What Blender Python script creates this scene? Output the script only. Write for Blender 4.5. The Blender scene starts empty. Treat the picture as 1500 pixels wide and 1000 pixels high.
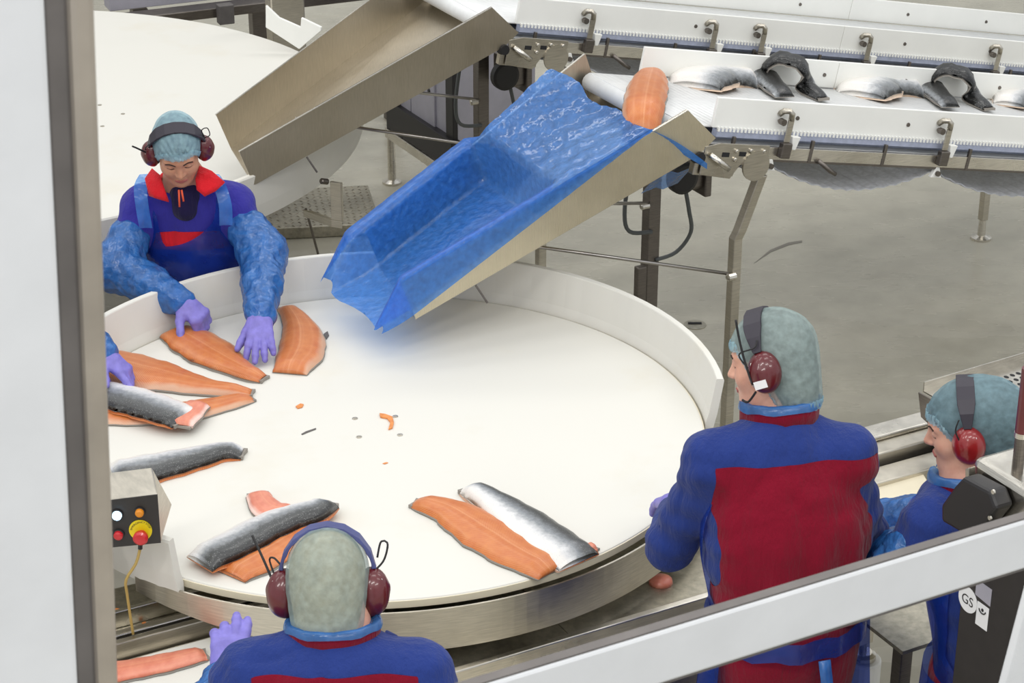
import bpy, bmesh, math, random
import numpy as np
from mathutils import Vector, Matrix, Euler

scene = bpy.context.scene
col = scene.collection
random.seed(7)
rng = np.random.default_rng(7)

# ------------------------------------------------------------------ camera
FPX, PITCH, CAMZ = 3100.0, math.radians(24.9), 3.86
cam_data = bpy.data.cameras.new('camera')
cam = bpy.data.objects.new('camera', cam_data)
col.objects.link(cam)
cam.location = (0, 0, CAMZ)
cam.rotation_euler = (math.pi / 2 - PITCH, 0, 0)
cam_data.sensor_width = 36.0
cam_data.lens = FPX / 1500.0 * 36.0
cam_data.clip_start = 0.05
cam_data.dof.use_dof = True
cam_data.dof.focus_distance = 6.2
cam_data.dof.aperture_fstop = 32.0
scene.camera = cam

# ------------------------------------------------------------------ world, lamps, exposure
world = bpy.data.worlds.new('hall_light')
scene.world = world
world.use_nodes = True
bg = world.node_tree.nodes['Background']
bg.inputs[0].default_value = (0.93, 0.96, 1.0, 1)
bg.inputs[1].default_value = 0.72
scene.view_settings.view_transform = 'Standard'
scene.view_settings.look = 'None'
scene.view_settings.gamma = 1.0
scene.view_settings.use_curve_mapping = False
scene.view_settings.exposure = 0.16

def ceiling_lamp(name, loc, sx, sy, power, rz=0.0, color=(1.0, 0.975, 0.93)):
    l = bpy.data.lights.new(name, 'AREA')
    l.shape = 'RECTANGLE'; l.size = sx; l.size_y = sy; l.energy = power; l.color = color
    o = bpy.data.objects.new(name, l); col.objects.link(o)
    o.location = loc; o.rotation_euler = (0, 0, rz)
    return o

TH = math.radians(28.3)
LAMP = 30.0
for x in (-5.4, -1.9, 1.6, 5.1):
    for y in (0.8, 4.4, 8.0, 11.6):
        ceiling_lamp('fluorescent_lamp', (x, y, 6.4), 2.6, 0.6, LAMP * {0.8: 2.6, 4.4: 0.8, 8.0: 0.95, 11.6: 1.1}[y], TH)
ceiling_lamp('window_frame_fill', (-.6, -1.6, 5.2), 1.4, 1.4, 80, 0.0)  # unseen fill behind the camera, added to brighten the window frame

# ------------------------------------------------------------------ measuring helpers (photo pixel -> point in the hall)
_c, _s = math.cos(PITCH), math.sin(PITCH)
CAM = Vector((0, 0, CAMZ))
U = Vector((math.cos(TH), math.sin(TH), 0)); V = Vector((-math.sin(TH), math.cos(TH), 0)); ZV = Vector((0, 0, 1))
O = Vector((0.671, 6.816, 1.5))
def ray(x, y):
    X, Y = (x - 750) / FPX, (y - 500) / FPX
    return Vector((X, _c - Y * _s, -_s - Y * _c))
def atz(x, y, z):
    d = ray(x, y); return CAM + d * ((z - CAMZ) / d.z)
def aty(x, y, yy):
    d = ray(x, y); return CAM + d * (yy / d.y)
def atplane(x, y, p, n):
    d = ray(x, y); return CAM + d * ((p - CAM).dot(n) / d.dot(n))
def atv(x, y, v): return atplane(x, y, O + V * v, V)
def B(u, v, z):                       # building axes: u along the lines, v across, z height
    return Vector((O.x, O.y, 0)) + U * u + V * v + ZV * z

# ------------------------------------------------------------------ mesh helpers
class MB:
    def __init__(s): s.v = []; s.f = []; s.uv = None
    def add(s, vs, fs):
        n = len(s.v); s.v += [tuple(p) for p in vs]; s.f += [tuple(i + n for i in f) for f in fs]; return s
    def box(s, c, a, b, d):           # centre, three half vectors
        c, a, b, d = Vector(c), Vector(a), Vector(b), Vector(d)
        if a.cross(b).dot(d) < 0: a = -a
        vs = [c + a * i + b * j + d * k for k in (-1, 1) for j in (-1, 1) for i in (-1, 1)]
        return s.add(vs, [(0, 2, 3, 1), (4, 5, 7, 6), (0, 1, 5, 4), (2, 6, 7, 3), (0, 4, 6, 2), (1, 3, 7, 5)])
    def boxb(s, u0, u1, v0, v1, z0, z1):   # box on the building axes
        return s.box(B((u0 + u1) / 2, (v0 + v1) / 2, (z0 + z1) / 2), U * (u1 - u0) / 2, V * (v1 - v0) / 2, ZV * (z1 - z0) / 2)
    def hexa(s, p):                   # 8 points: bottom ring 0-3, top ring 4-7
        return s.add(p, [(0, 3, 2, 1), (4, 5, 6, 7), (0, 1, 5, 4), (1, 2, 6, 5), (2, 3, 7, 6), (3, 0, 4, 7)])
    def slab(s, quad, off):           # polygon extruded by vector
        q = [Vector(p) for p in quad]; off = Vector(off); n = len(q)
        nrm = Vector((0, 0, 0))
        for i in range(n): nrm += (q[i] - q[0]).cross(q[(i + 1) % n] - q[0])
        if nrm.dot(off) > 0: q = q[::-1]
        return s.add(q + [p + off for p in q], [tuple(range(n))] + [tuple(2 * n - 1 - i for i in range(n))] +
                     [((i + 1) % n, i, n + i, n + (i + 1) % n) for i in range(n)])
    def tube(s, path, r, seg=8, cap=True):
        path = [Vector(p) for p in path]; n = len(path)
        rr = r if isinstance(r, (list, tuple)) else [r] * n
        t0 = (path[1] - path[0]).normalized()
        up = Vector((0, 0, 1)) if abs(t0.z) < .9 else Vector((1, 0, 0))
        a = t0.cross(up).normalized(); base = len(s.v); vs = []; fs = []
        for i, p in enumerate(path):
            t = (path[min(i + 1, n - 1)] - path[max(i - 1, 0)]).normalized()
            a = (a - t * a.dot(t)).normalized(); b = t.cross(a)
            for k in range(seg):
                g = 2 * math.pi * k / seg
                vs.append(p + (a * math.cos(g) + b * math.sin(g)) * rr[i])
        for i in range(n - 1):
            for k in range(seg):
                k2 = (k + 1) % seg
                fs.append((i * seg + k, i * seg + k2, (i + 1) * seg + k2, (i + 1) * seg + k))
        if cap:
            fs.append(tuple(range(seg))[::-1]); fs.append(tuple((n - 1) * seg + k for k in range(seg)))
        return s.add(vs, fs)
    def lathe(s, c, axis, prof, seg=24):   # prof: list of (height along axis, radius)
        axis = Vector(axis).normalized(); c = Vector(c)
        up = Vector((0, 0, 1)) if abs(axis.z) < .9 else Vector((1, 0, 0))
        a = axis.cross(up).normalized(); b = axis.cross(a); vs = []; fs = []; n = len(prof)
        for h, r in prof:
            for k in range(seg):
                g = 2 * math.pi * k / seg
                vs.append(c + axis * h + (a * math.cos(g) + b * math.sin(g)) * max(r, 1e-5))
        for i in range(n - 1):
            for k in range(seg):
                k2 = (k + 1) % seg
                fs.append((i * seg + k, i * seg + k2, (i + 1) * seg + k2, (i + 1) * seg + k))
        fs.append(tuple(range(seg))[::-1]); fs.append(tuple((n - 1) * seg + k for k in range(seg)))
        return s.add(vs, fs)
    def grid(s, rows, flip=False, closed=False):
        nr, nc = len(rows), len(rows[0]); vs = [p for r in rows for p in r]; fs = []
        for i in range(nr - 1):
            for j in range(nc if closed else nc - 1):
                j2 = (j + 1) % nc
                q = (i * nc + j, i * nc + j2, (i + 1) * nc + j2, (i + 1) * nc + j)
                fs.append(q[::-1] if flip else q)
        return s.add(vs, fs)
    def build(s, name, m, parent=None, smooth=False, bevel=0.0, uvs=None, solid=0.0):
        me = bpy.data.meshes.new(name)
        pw = parent_origin(parent)
        me.from_pydata([(p[0] - pw[0], p[1] - pw[1], p[2] - pw[2]) for p in s.v], [], s.f)
        return finish(me, name, m, parent, smooth, bevel, uvs, solid)

def parent_origin(parent):
    o = Vector((0, 0, 0)); p = parent
    while p is not None:
        o += p.location; p = p.parent
    return o

def finish(me, name, m, parent=None, smooth=False, bevel=0.0, uvs=None, solid=0.0):
    if uvs is not None:
        l = me.uv_layers.new(name='UVMap')
        vi = np.empty(len(me.loops), dtype=np.int32); me.loops.foreach_get('vertex_index', vi)
        l.data.foreach_set('uv', np.asarray(uvs, dtype=np.float32)[vi].ravel())
    if not smooth or bevel:
        bm = bmesh.new(); bm.from_mesh(me); bmesh.ops.recalc_face_normals(bm, faces=bm.faces); bm.to_mesh(me); bm.free()
    me.materials.append(M[m])
    if smooth: me.polygons.foreach_set('use_smooth', [True] * len(me.polygons))
    me.update()
    o = bpy.data.objects.new(name, me); col.objects.link(o)
    if parent: o.parent = parent
    if solid:
        md = o.modifiers.new('thickness', 'SOLIDIFY'); md.thickness = solid; md.offset = 0
    if bevel:
        md = o.modifiers.new('bevel', 'BEVEL'); md.width = bevel; md.segments = 2; md.limit_method = 'ANGLE'
    return o

def empty(name, loc, label=None, cat=None, group=None):
    o = bpy.data.objects.new(name, None); col.objects.link(o); o.location = loc; o.empty_display_size = .1
    if label: tag(o, label, cat, group)
    return o
def tag(o, label=None, cat=None, group=None, kind=None):
    if label: o['label'] = label
    if cat: o['category'] = cat
    if group: o['group'] = group
    if kind: o['kind'] = kind
    return o

def catmull(pts, n):
    pts = [Vector(p) for p in pts]; k = len(pts)
    seg = [0.0]
    for i in range(k - 1): seg.append(seg[-1] + (pts[i + 1] - pts[i]).length)
    out = []
    for q in range(n):
        d = seg[-1] * q / (n - 1)
        i = max(0, min(k - 2, next((j for j in range(k - 1) if seg[j + 1] >= d - 1e-9), k - 2)))
        t = (d - seg[i]) / max(seg[i + 1] - seg[i], 1e-9)
        p0, p1, p2, p3 = pts[max(i - 1, 0)], pts[i], pts[i + 1], pts[min(i + 2, k - 1)]
        out.append(.5 * ((2 * p1) + (p2 - p0) * t + (2 * p0 - 5 * p1 + 4 * p2 - p3) * t * t + (3 * p1 - p0 - 3 * p2 + p3) * t ** 3))
    return out

# ------------------------------------------------------------------ materials
M = {}
def lin(c): return tuple(((x / 255) / 12.92 if x <= 10 else (((x / 255) + .055) / 1.055) ** 2.4) for x in c)
class NT:
    def __init__(s, name):
        m = bpy.data.materials.new(name); m.use_nodes = True; s.m = m; s.t = m.node_tree; s.n = s.t.nodes
        s.b = s.n['Principled BSDF']; M[name] = m
    def node(s, typ, **kw):
        nd = s.n.new(typ)
        for k, v in kw.items():
            if k.startswith('i_'):
                key = k[2:].replace('_', ' '); nd.inputs[key].default_value = v
            else: setattr(nd, k, v)
        return nd
    def l(s, a, b): s.t.links.new(a, b)
    def coord(s, kind='Object', scale=(1, 1, 1), rot=(0, 0, 0)):
        tc = s.node('ShaderNodeTexCoord'); mp = s.node('ShaderNodeMapping'); mp.inputs['Scale'].default_value = scale; mp.inputs['Rotation'].default_value = rot
        s.l(tc.outputs[kind], mp.inputs['Vector']); return mp.outputs[0]
    def noise(s, vec, scale, detail=3, rough=.55):
        nd = s.node('ShaderNodeTexNoise'); nd.inputs['Scale'].default_value = scale; nd.inputs['Detail'].default_value = detail; nd.inputs['Roughness'].default_value = rough
        s.l(vec, nd.inputs['Vector']); return nd.outputs['Fac']
    def ramp(s, fac, stops):
        nd = s.node('ShaderNodeValToRGB'); e = nd.color_ramp.elements
        while len(e) < len(stops): e.new(.5)
        for i, (p, c) in enumerate(stops): e[i].position = p; e[i].color = (*c[:3], 1)
        s.l(fac, nd.inputs[0]); return nd.outputs[0]
    def math(s, op, a, b=None, clamp=False):
        nd = s.node('ShaderNodeMath', operation=op); nd.use_clamp = clamp
        for i, x in enumerate((a, b)):
            if x is None: continue
            if isinstance(x, (int, float)): nd.inputs[i].default_value = x
            else: s.l(x, nd.inputs[i])
        return nd.outputs[0]
    def mix(s, fac, a, b):
        nd = s.node('ShaderNodeMix', data_type='RGBA')
        for i, x in ((0, fac), (6, a), (7, b)):
            if isinstance(x, (int, float)): nd.inputs[i].default_value = x
            elif isinstance(x, tuple): nd.inputs[i].default_value = (*x[:3], 1)
            else: s.l(x, nd.inputs[i])
        return nd.outputs[2]
    def bump(s, h, strength=.3, dist=.01):
        nd = s.node('ShaderNodeBump'); nd.inputs['Strength'].default_value = strength; nd.inputs['Distance'].default_value = dist
        s.l(h, nd.inputs['Height']); s.l(nd.outputs[0], s.b.inputs['Normal'])
    def set(s, **kw):
        for k, v in kw.items():
            key = {'base': 'Base Color', 'rough': 'Roughness', 'metal': 'Metallic', 'spec': 'Specular IOR Level', 'sss': 'Subsurface Weight', 'coat': 'Coat Weight',
                   'sheen': 'Sheen Weight', 'alpha': 'Alpha', 'trans': 'Transmission Weight'}[k]
            if isinstance(v, (int, float)): s.b.inputs[key].default_value = v
            elif isinstance(v, tuple): s.b.inputs[key].default_value = (*v[:3], 1)
            else: s.l(v, s.b.inputs[key])
        return s

def simple(name, rgb, rough=.5, metal=0.0, var=.08, scale=8.0, bump=0.0, bscale=60.0, spec=.5, coat=0.0, sheen=0.0):
    t = NT(name); v = t.coord('Object'); c = lin(rgb)
    f = t.noise(v, scale, 4)
    lo = tuple(x * (1 - var) for x in c); hi = tuple(min(1, x * (1 + var)) for x in c)
    t.set(base=t.ramp(f, [(.3, lo), (.7, hi)]), rough=rough, metal=metal, spec=spec, coat=coat, sheen=sheen)
    if bump: t.bump(t.noise(v, bscale, 3), bump, .004)
    return t

def steel(name, rgb, rough=.33, streak=(3, 3, 60), var=.25):
    t = NT(name); v = t.coord('Object', streak); v2 = t.coord('Object'); c = lin(rgb)
    a = t.noise(v, 6, 4); b = t.noise(v2, 3.5, 4)
    f = t.math('ADD', t.math('MULTIPLY', a, .5), t.math('MULTIPLY', b, .5))
    t.set(base=t.ramp(f, [(.32, tuple(x * (1 - var) for x in c)), (.68, tuple(min(1, x * (1 + var)) for x in c))]), metal=1.0,
          rough=t.ramp(b, [(.3, (rough * .75,) * 3), (.7, (rough * 1.3,) * 3)]))
    return t
# white plastic of the turntables: faint scratches and pinkish juice stains
t = NT('white_plastic'); v = t.coord('Object')
st = t.noise(v, 2.2, 5, .6); fine = t.noise(t.coord('Object', (4, 30, 4)), 14, 4)
cc = t.mix(t.ramp(st, [(.55, (0, 0, 0)), (.8, (.5, .5, .5))]), lin((222, 220, 212)), lin((214, 206, 186)))
t.set(base=cc, rough=.6, spec=.18); t.bump(fine, .05, .002)
simple('guard_plastic', (240, 240, 235), .45, var=.03, scale=5)
simple('cream_plastic', (226, 216, 190), .5, var=.06, scale=6)
simple('belt_white', (228, 229, 228), .5, var=.04, scale=30)
steel('steel', (196, 190, 177), .34)
steel('steel_bright', (216, 211, 200), .28)
steel('steel_chute', (186, 177, 160), .40, (60, 4, 4), .12)
steel('steel_dark', (122, 116, 110), .42, (4, 4, 40))
steel('steel_dirty', (178, 173, 158), .40, (8, 8, 8), .35)
simple('rod_steel', (185, 180, 175), .3, 1.0)
simple('black_rubber', (26, 25, 27), .55, bump=.1)
simple('black_plastic', (32, 30, 31), .42)
simple('charcoal', (44, 41, 39), .5, var=.12, scale=30)
simple('cable_grey', (96, 100, 100), .5)
simple('cable_yellow', (178, 150, 84), .5)
simple('panel_grey', (168, 166, 176), .5, .2)
simple('slot_dark', (30, 30, 32), .8)
simple('frame_white', (206, 208, 211), .55, var=.04, scale=12, bump=.05)
simple('aluminium', (166, 158, 148), .45, .55, var=.12, scale=14)
simple('scuff', (128, 124, 114), .6)
simple('gasket', (92, 88, 86), .6, var=.15, scale=20)
simple('sticker_white', (225, 225, 225), .5, var=.02)
simple('lamp_orange', (222, 138, 30), .3)
simple('button_red', (196, 24, 34), .35, coat=.4)
simple('disc_yellow', (230, 208, 20), .45)
simple('scrap_orange', (226, 142, 74), .4, var=.2, scale=60)
film_q = 0
simple('belt_link_blue', (164, 171, 192), .5, var=.12, scale=40)
t = NT('lamp_blue'); t.set(base=(.55, .8, 1.0), rough=.3); t.b.inputs['Emission Color'].default_value = (.45, .75, 1, 1); t.b.inputs['Emission Strength'].default_value = 3.0
# floor: worn, wet, pale epoxy
t = NT('floor_epoxy'); v = t.coord('Object')
a = t.noise(v, .9, 6, .62); b = t.noise(v, 5, 5, .6); d = t.noise(t.coord('Object', (1, 3, 1), (0, 0, .5)), 2.2, 4)
f = t.math('ADD', t.math('MULTIPLY', a, .6), t.math('MULTIPLY', b, .4))
t.set(base=t.ramp(f, [(.34, lin((164, 160, 146))), (.5, lin((180, 176, 161))), (.66, lin((192, 188, 172)))]), rough=t.ramp(d, [(.35, (.12,) * 3), (.65, (.38,) * 3)]), spec=.6)
t.bump(b, .05, .004)
t = NT('wall_panel'); v = t.coord('Object'); t.set(base=t.ramp(t.noise(v, 2, 3), [(.3, lin((186, 186, 184))), (.7, lin((204, 204, 202)))]), rough=.5)
t = NT('tread_plate'); v = t.coord('Object', (1, 1, 1)); t.set(base=t.ramp(t.noise(v, 9, 4), [(.3, lin((118, 110, 98))), (.7, lin((176, 168, 152)))]), metal=.6, rough=.5)
# film: thin blue polythene
def film(name, rgb, opac, crink=.6, scale=26, coat=.6, rough=.18, tint=None):
    t = NT(name); v = t.coord('Object'); c = lin(rgb)
    n = t.noise(v, scale, 3, .5)
    t.set(base=t.ramp(n, [(.3, tuple(x * .8 for x in c)), (.7, tuple(min(1, x * 1.25) for x in c))]), rough=rough, spec=.7, coat=coat)
    t.bump(n, crink, .02)
    tr = t.node('ShaderNodeBsdfTransparent'); tr.inputs[0].default_value = (*([tint] * 3 if tint else [min(1, .25 + x * 1.1) for x in c]), 1)
    tl = t.node('ShaderNodeBsdfTranslucent'); tl.inputs[0].default_value = (*c, 1)
    m1 = t.node('ShaderNodeMixShader'); m1.inputs[0].default_value = .35; t.l(t.b.outputs[0], m1.inputs[1]); t.l(tl.outputs[0], m1.inputs[2])
    m2 = t.node('ShaderNodeMixShader'); m2.inputs[0].default_value = opac; t.l(tr.outputs[0], m2.inputs[1]); t.l(m1.outputs[0], m2.inputs[2])
    t.l(m2.outputs[0], t.n['Material Output'].inputs['Surface'])
    return t
film('blue_film', (72, 142, 228), .62, .5, 42, 1.0, .10)
film('apron_film', (44, 84, 190), .48, .4, 14)
film('sleeve_film', (66, 132, 205), .84, .7, 34)
film('strap_film', (84, 150, 225), .55, .5, 24)
film('hairnet_blue', (182, 222, 240), .60, .2, 60, 0.0, .6, tint=.9)
film('return_belt', (214, 216, 222), .7, .2, 60, 0.0, .5, tint=.8)
film('hairnet_grey', (186, 208, 206), .48, .2, 60, 0.0, .6, tint=.9)
film('hairnet_teal', (140, 176, 188), .58, .2, 60, 0.0, .6, tint=.9)
# cloth
def cloth(name, rgb, var=.12):
    t = NT(name); v = t.coord('Object'); c = lin(rgb)
    f = t.noise(v, 7, 5); w = t.noise(v, 420, 2)
    g = t.math('ADD', t.math('MULTIPLY', f, .6), t.math('MULTIPLY', w, .4))
    t.set(base=t.ramp(g, [(.3, tuple(x * (1 - var) for x in c)), (.7, tuple(x * (1 + var) for x in c))]), rough=.85, sheen=.12, spec=.15)
    cr = t.noise(t.coord('Object', (16, 16, 3.2), (.12, .1, 0)), 1.0, 4, .6)
    t.bump(t.math('ADD', t.math('MULTIPLY', cr, 1.0), t.math('ADD', t.math('MULTIPLY', f, .5), t.math('MULTIPLY', w, .06))), .55, .035)
cloth('cloth_blue', (37, 56, 122)); cloth('cloth_red', (124, 8, 36)); cloth('cloth_violet', (56, 52, 146)); cloth('cloth_navy', (34, 28, 66)); cloth('cloth_scarlet', (214, 34, 44))
simple('glove_violet', (126, 118, 198), .45, var=.12, scale=40, bump=.25, bscale=90)
simple('boot_white', (220, 220, 215), .5)
t = NT('skin_tone'); v = t.coord('Object'); t.set(base=t.ramp(t.noise(v, 22, 4), [(.3, lin((206, 150, 128))), (.7, lin((226, 176, 152)))]), rough=.5, sss=.12)
t.b.inputs['Subsurface Radius'].default_value = (.01, .004, .002)
t = NT('skin_tan'); v = t.coord('Object'); t.set(base=t.ramp(t.noise(v, 22, 4), [(.3, lin((186, 132, 104))), (.7, lin((206, 152, 122)))]), rough=.48, sss=.1)
t.b.inputs['Subsurface Radius'].default_value = (.01, .004, .002)
simple('lip', (176, 98, 92), .4); simple('brow', (58, 40, 34), .8); simple('hair_dark', (62, 58, 58), .6, var=.3, scale=60); simple('hair_fair', (170, 150, 112), .6, var=.25, scale=40)
simple('hair_brown', (92, 90, 84), .6, var=.3, scale=50)
simple('cup_maroon', (92, 22, 28), .3, var=.15, coat=.5, scale=20); simple('cup_red', (134, 26, 28), .3, var=.15, coat=.5, scale=20)
simple('band_black', (48, 44, 54), .5); simple('band_blue', (74, 80, 130), .45, var=.2)
simple('zip_orange', (232, 90, 50), .5)
# salmon flesh and skin, laid out along the fillet's own length (u) and width (v)
def flesh(name, a, b, pale):
    t = NT(name); tc = t.node('ShaderNodeTexCoord'); sp = t.node('ShaderNodeSeparateXYZ'); t.l(tc.outputs['UV'], sp.inputs[0])
    u_, v_ = sp.outputs[0], sp.outputs[1]
    n = t.noise(t.coord('Object'), 30, 4); n2 = t.noise(t.coord('Object'), 9, 3)
    va = t.math('ABSOLUTE', t.math('SUBTRACT', v_, .46))
    ph = t.math('ADD', t.math('MULTIPLY', u_, 210), t.math('MULTIPLY', va, -95))
    ph = t.math('ADD', ph, t.math('MULTIPLY', n2, 9))
    line = t.math('POWER', t.math('ABSOLUTE', t.math('SINE', ph)), 7)
    lat = t.math('SUBTRACT', 1, t.math('MULTIPLY', va, 26), True)
    band = t.math('POWER', t.math('ABSOLUTE', t.math('SINE', t.math('MULTIPLY', v_, 15))), 10)
    base = t.ramp(n, [(.3, lin(a)), (.7, lin(b))])
    c1 = t.mix(t.math('MULTIPLY', line, .30), base, lin((232, 172, 124)))
    c2 = t.mix(t.math('MULTIPLY', t.math('MAXIMUM', lat, t.math('MULTIPLY', band, .35)), .32), c1, lin((236, 178, 132)))
    edge = t.math('MULTIPLY', t.math('SUBTRACT', t.math('ADD', v_, t.math('MULTIPLY', n2, .25)), .98), 9, True)
    edge = t.math('MAXIMUM', edge, 0, True)
    t.set(base=t.mix(edge, c2, lin(pale)), rough=.32, spec=.6, sss=.05)
    t.b.inputs['Subsurface Radius'].default_value = (.008, .003, .001)
    t.bump(t.math('ADD', n, line), .12, .004)
flesh('flesh', (190, 98, 40), (204, 120, 58), (214, 168, 138))
flesh('flesh_pink', (206, 112, 92), (226, 144, 120), (240, 206, 194))
def fskin(name, shift, dk=1.0):
    t = NT(name); tc = t.node('ShaderNodeTexCoord'); sp = t.node('ShaderNodeSeparateXYZ'); t.l(tc.outputs['UV'], sp.inputs[0])
    n = t.noise(t.coord('Object'), 70, 3); n2 = t.noise(t.coord('Object'), 16, 3)
    f = t.math('ADD', sp.outputs[1], t.math('ADD', t.math('MULTIPLY', n, .22), t.math('MULTIPLY', n2, .12)))
    f = t.math('ADD', f, shift)
    c = t.ramp(f, [(.25, lin([x * dk for x in (62, 62, 62)])), (.50, lin([x * dk for x in (84, 86, 86)])), (.68, lin((140, 144, 148))), (.86, lin((214, 214, 214))), (1.0, lin((232, 228, 222)))])
    vo = t.node('ShaderNodeTexVoronoi'); vo.inputs['Scale'].default_value = 190; t.l(t.coord('Object'), vo.inputs['Vector'])
    t.set(base=t.mix(t.math('MULTIPLY', t.math('LESS_THAN', vo.outputs['Distance'], .22), .35), c, lin((176, 180, 178))), rough=.30, spec=.6, metal=.0)
    t.bump(vo.outputs['Distance'], .04, .002)
fskin('fish_skin', .02, .9); fskin('fish_skin_black', -.42, .28); fskin('fish_skin_pale', .30); simple('fish_cream', (226, 200, 176), .4, var=.1, scale=30)
simple('fish_edge', (140, 134, 126), .4)

# ------------------------------------------------------------------ the setting
def struct(o): o['kind'] = 'structure'; return o
struct(MB().box((2, 9, -.06), (16, 0, 0), (0, 13, 0), (0, 0, .06)).build('floor', 'floor_epoxy'))
struct(MB().boxb(-14, 16, 9.0, 9.2, 0, 6).build('wall_back', 'wall_panel'))
fl = bpy.data.objects['floor']
p = atz(1018, 476, 0)
MB().lathe((p.x, p.y, .0), (0, 0, 1), [(0, .05), (.003, .05), (.004, .04)], 20).build('floor_drain', 'steel_dirty', fl)
MB().box((p.x, p.y + .01, .005), (.03, 0, 0), (0, .008, 0), (0, 0, .002)).build('drain_slot', 'slot_dark', fl)
MB().slab([atz(x, y, .0005) for x, y in ((1104, 386), (1128, 366), (1155, 355), (1175, 352), (1175, 355), (1156, 359), (1130, 369))], ZV * .0008).build('scuff_mark', 'scuff', fl)

# ---- inspection window the photograph is taken through (frame leans, top towards the viewer)
TAU = math.radians(-9); WD = 1.2
WV = V * math.sin(TAU) + ZV * math.cos(TAU); WN = U.cross(WV)      # WN points to the viewer side or hall side
if WN.dot(V) < 0: WN = -WN
W0 = CAM + V * WD
def wbox(mb, u0, u1, w0, w1, n0, n1):
    return mb.box(W0 + U * (u0 + u1) / 2 + WV * (w0 + w1) / 2 + WN * (n0 + n1) / 2, U * (u1 - u0) / 2, WV * (w1 - w0) / 2, WN * (n1 - n0) / 2)
win = struct(empty('window_1', W0))
wbox(MB(), -.60, .350, -2.4, .9, 0, .05).build('jamb_board', 'frame_white', win, bevel=.004)
wbox(MB(), .3485, .3655, -2.4, .9, .004, .05).build('glazing_gasket', 'gasket', win, bevel=.003)
wbox(MB(), .3645, .382, -2.4, .9, 0, .05).build('jamb_profile', 'aluminium', win, bevel=.005)
wbox(MB(), .385, 1.9, -1.122, -1.055, 0, .012).build('cross_bar', 'frame_white', win, bevel=.004)
wbox(MB(), .385, 1.9, -1.055, -1.053, .002, .011).build('cross_bar_gasket', 'gasket', win)
wbox(MB(), .385, 1.9, -1.126, -1.122, .003, .012).build('cross_bar_lower_gasket', 'gasket', win)
wbox(MB(), 1.345, 1.9, -2.4, -1.127, 0, .012).build('mullion', 'frame_white', win, bevel=.004)

# ------------------------------------------------------------------ round tables
DISC_Z = .90
C1 = Vector((-.413, 5.757, 0)); C2 = Vector((-2.42, 8.60, 0))
def arc_pts(c, r, z, a0, a1, n): return [Vector((c.x + r * math.cos(a0 + (a1 - a0) * i / n), c.y + r * math.sin(a0 + (a1 - a0) * i / n), z)) for i in range(n + 1)]
def round_table(c, label, rims, stubs, ring=True, k=1.0):
    t = empty('round_sorting_table', c, label, 'table')
    MB().lathe(c, (0, 0, 1), [(.872, .6), (.874, k - .015), (.878, k - .003), (.892, k), (.899, k - .004), (.9, k - .01), (.9, .02)], 140).build('table_disc', 'white_plastic', t, smooth=False)
    MB().lathe(c, (0, 0, 1), [(.874, k - .012), (.8745, k + .0004), (.8955, k + .001), (.896, k - .012)], 140).build('disc_edge', 'cream_plastic', t)
    hub = [(-.085, .045), (.085, .05), (-.07, -.055), (.095, -.05)]
    for dx, dy in stubs:
        MB().lathe(c + Vector((dx, dy, .9)), (0, 0, 1), [(0, .009), (.0015, .009), (.0018, .005), (.003, .0045)], 12).build('hub_bolt', 'steel', t)
    for a0, a1, h in rims:
        mb = MB(); rows = []
        n = 64
        for i in range(n + 1):
            a = a0 + (a1 - a0) * i / n; ca, sa = math.cos(a), math.sin(a)
            prof = [(1.008, .895), (1.018, .93), (1.036, .895 + h * .98), (1.038, .895 + h), (1.056, .895 + h), (1.06, .895 + h - .006), (1.044, .93), (1.03, .865), (1.008, .865)]
            rows.append([Vector((c.x + (r + k - 1) * ca, c.y + (r + k - 1) * sa, z)) for r, z in prof])
        mb.grid(rows, closed=True)
        k = len(rows[0]); L = n * k
        mb.f.append(tuple(range(k))); mb.f.append(tuple(L + i for i in range(k))[::-1])
        rim = mb.build('rim_wall', 'white_plastic', t)
        for q in range(6):
            a = a0 + (a1 - a0) * (q + .3) / 6
            MB().lathe(Vector((c.x + (.021 + k) * math.cos(a), c.y + (.021 + k) * math.sin(a), .945)), (math.cos(a), math.sin(a), 0), [(-.004, .007), (.006, .007)], 10).build('rim_bolt', 'steel_dark', rim)
    if ring:
        mb = MB(); rows = []
        for i in range(73):
            a = math.radians(-126 + 144 * i / 72); zb = .755 + .075 * max(0, 1 - i / 22) ** 1.3; ca, sa = math.cos(a), math.sin(a)
            rows.append([Vector((c.x + r * ca, c.y + r * sa, z)) for r, z in [(1.026, zb), (1.026, .879), (1.032, .879), (1.032, zb)]])
        mb.grid(rows, closed=True).build('apron_ring', 'steel', t, smooth=False)
    MB().lathe(c, (0, 0, 1), [(.60, .35), (.62, .42), (.86, .45), (.868, .62)], 40).build('bearing_housing', 'steel_dark', t)
    MB().lathe(c, (0, 0, 1), [(0, .3), (.02, .3), (.03, .12), (.62, .12)], 28).build('pedestal', 'steel_dark', t)
    return t
def bolts_at(c, pix):
    return [tuple((atz(x, y, .9) - c)[:2]) for x, y in pix]
round_table(C1, 'white round rotary table with salmon fillets in the middle of the picture',
            [(math.radians(2), math.radians(242.5), .15)], bolts_at(C1, [(520, 613), (579, 610), (526, 640), (586, 637)]))
round_table(C2, 'white round rotary table behind the woman, empty, cut off by the window frame',
            [(math.radians(-118), math.radians(18), .17)], bolts_at(C2, [(146, 154), (180, 167), (150, 185), (126, 172)]), ring=False, k=1.75)
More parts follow.
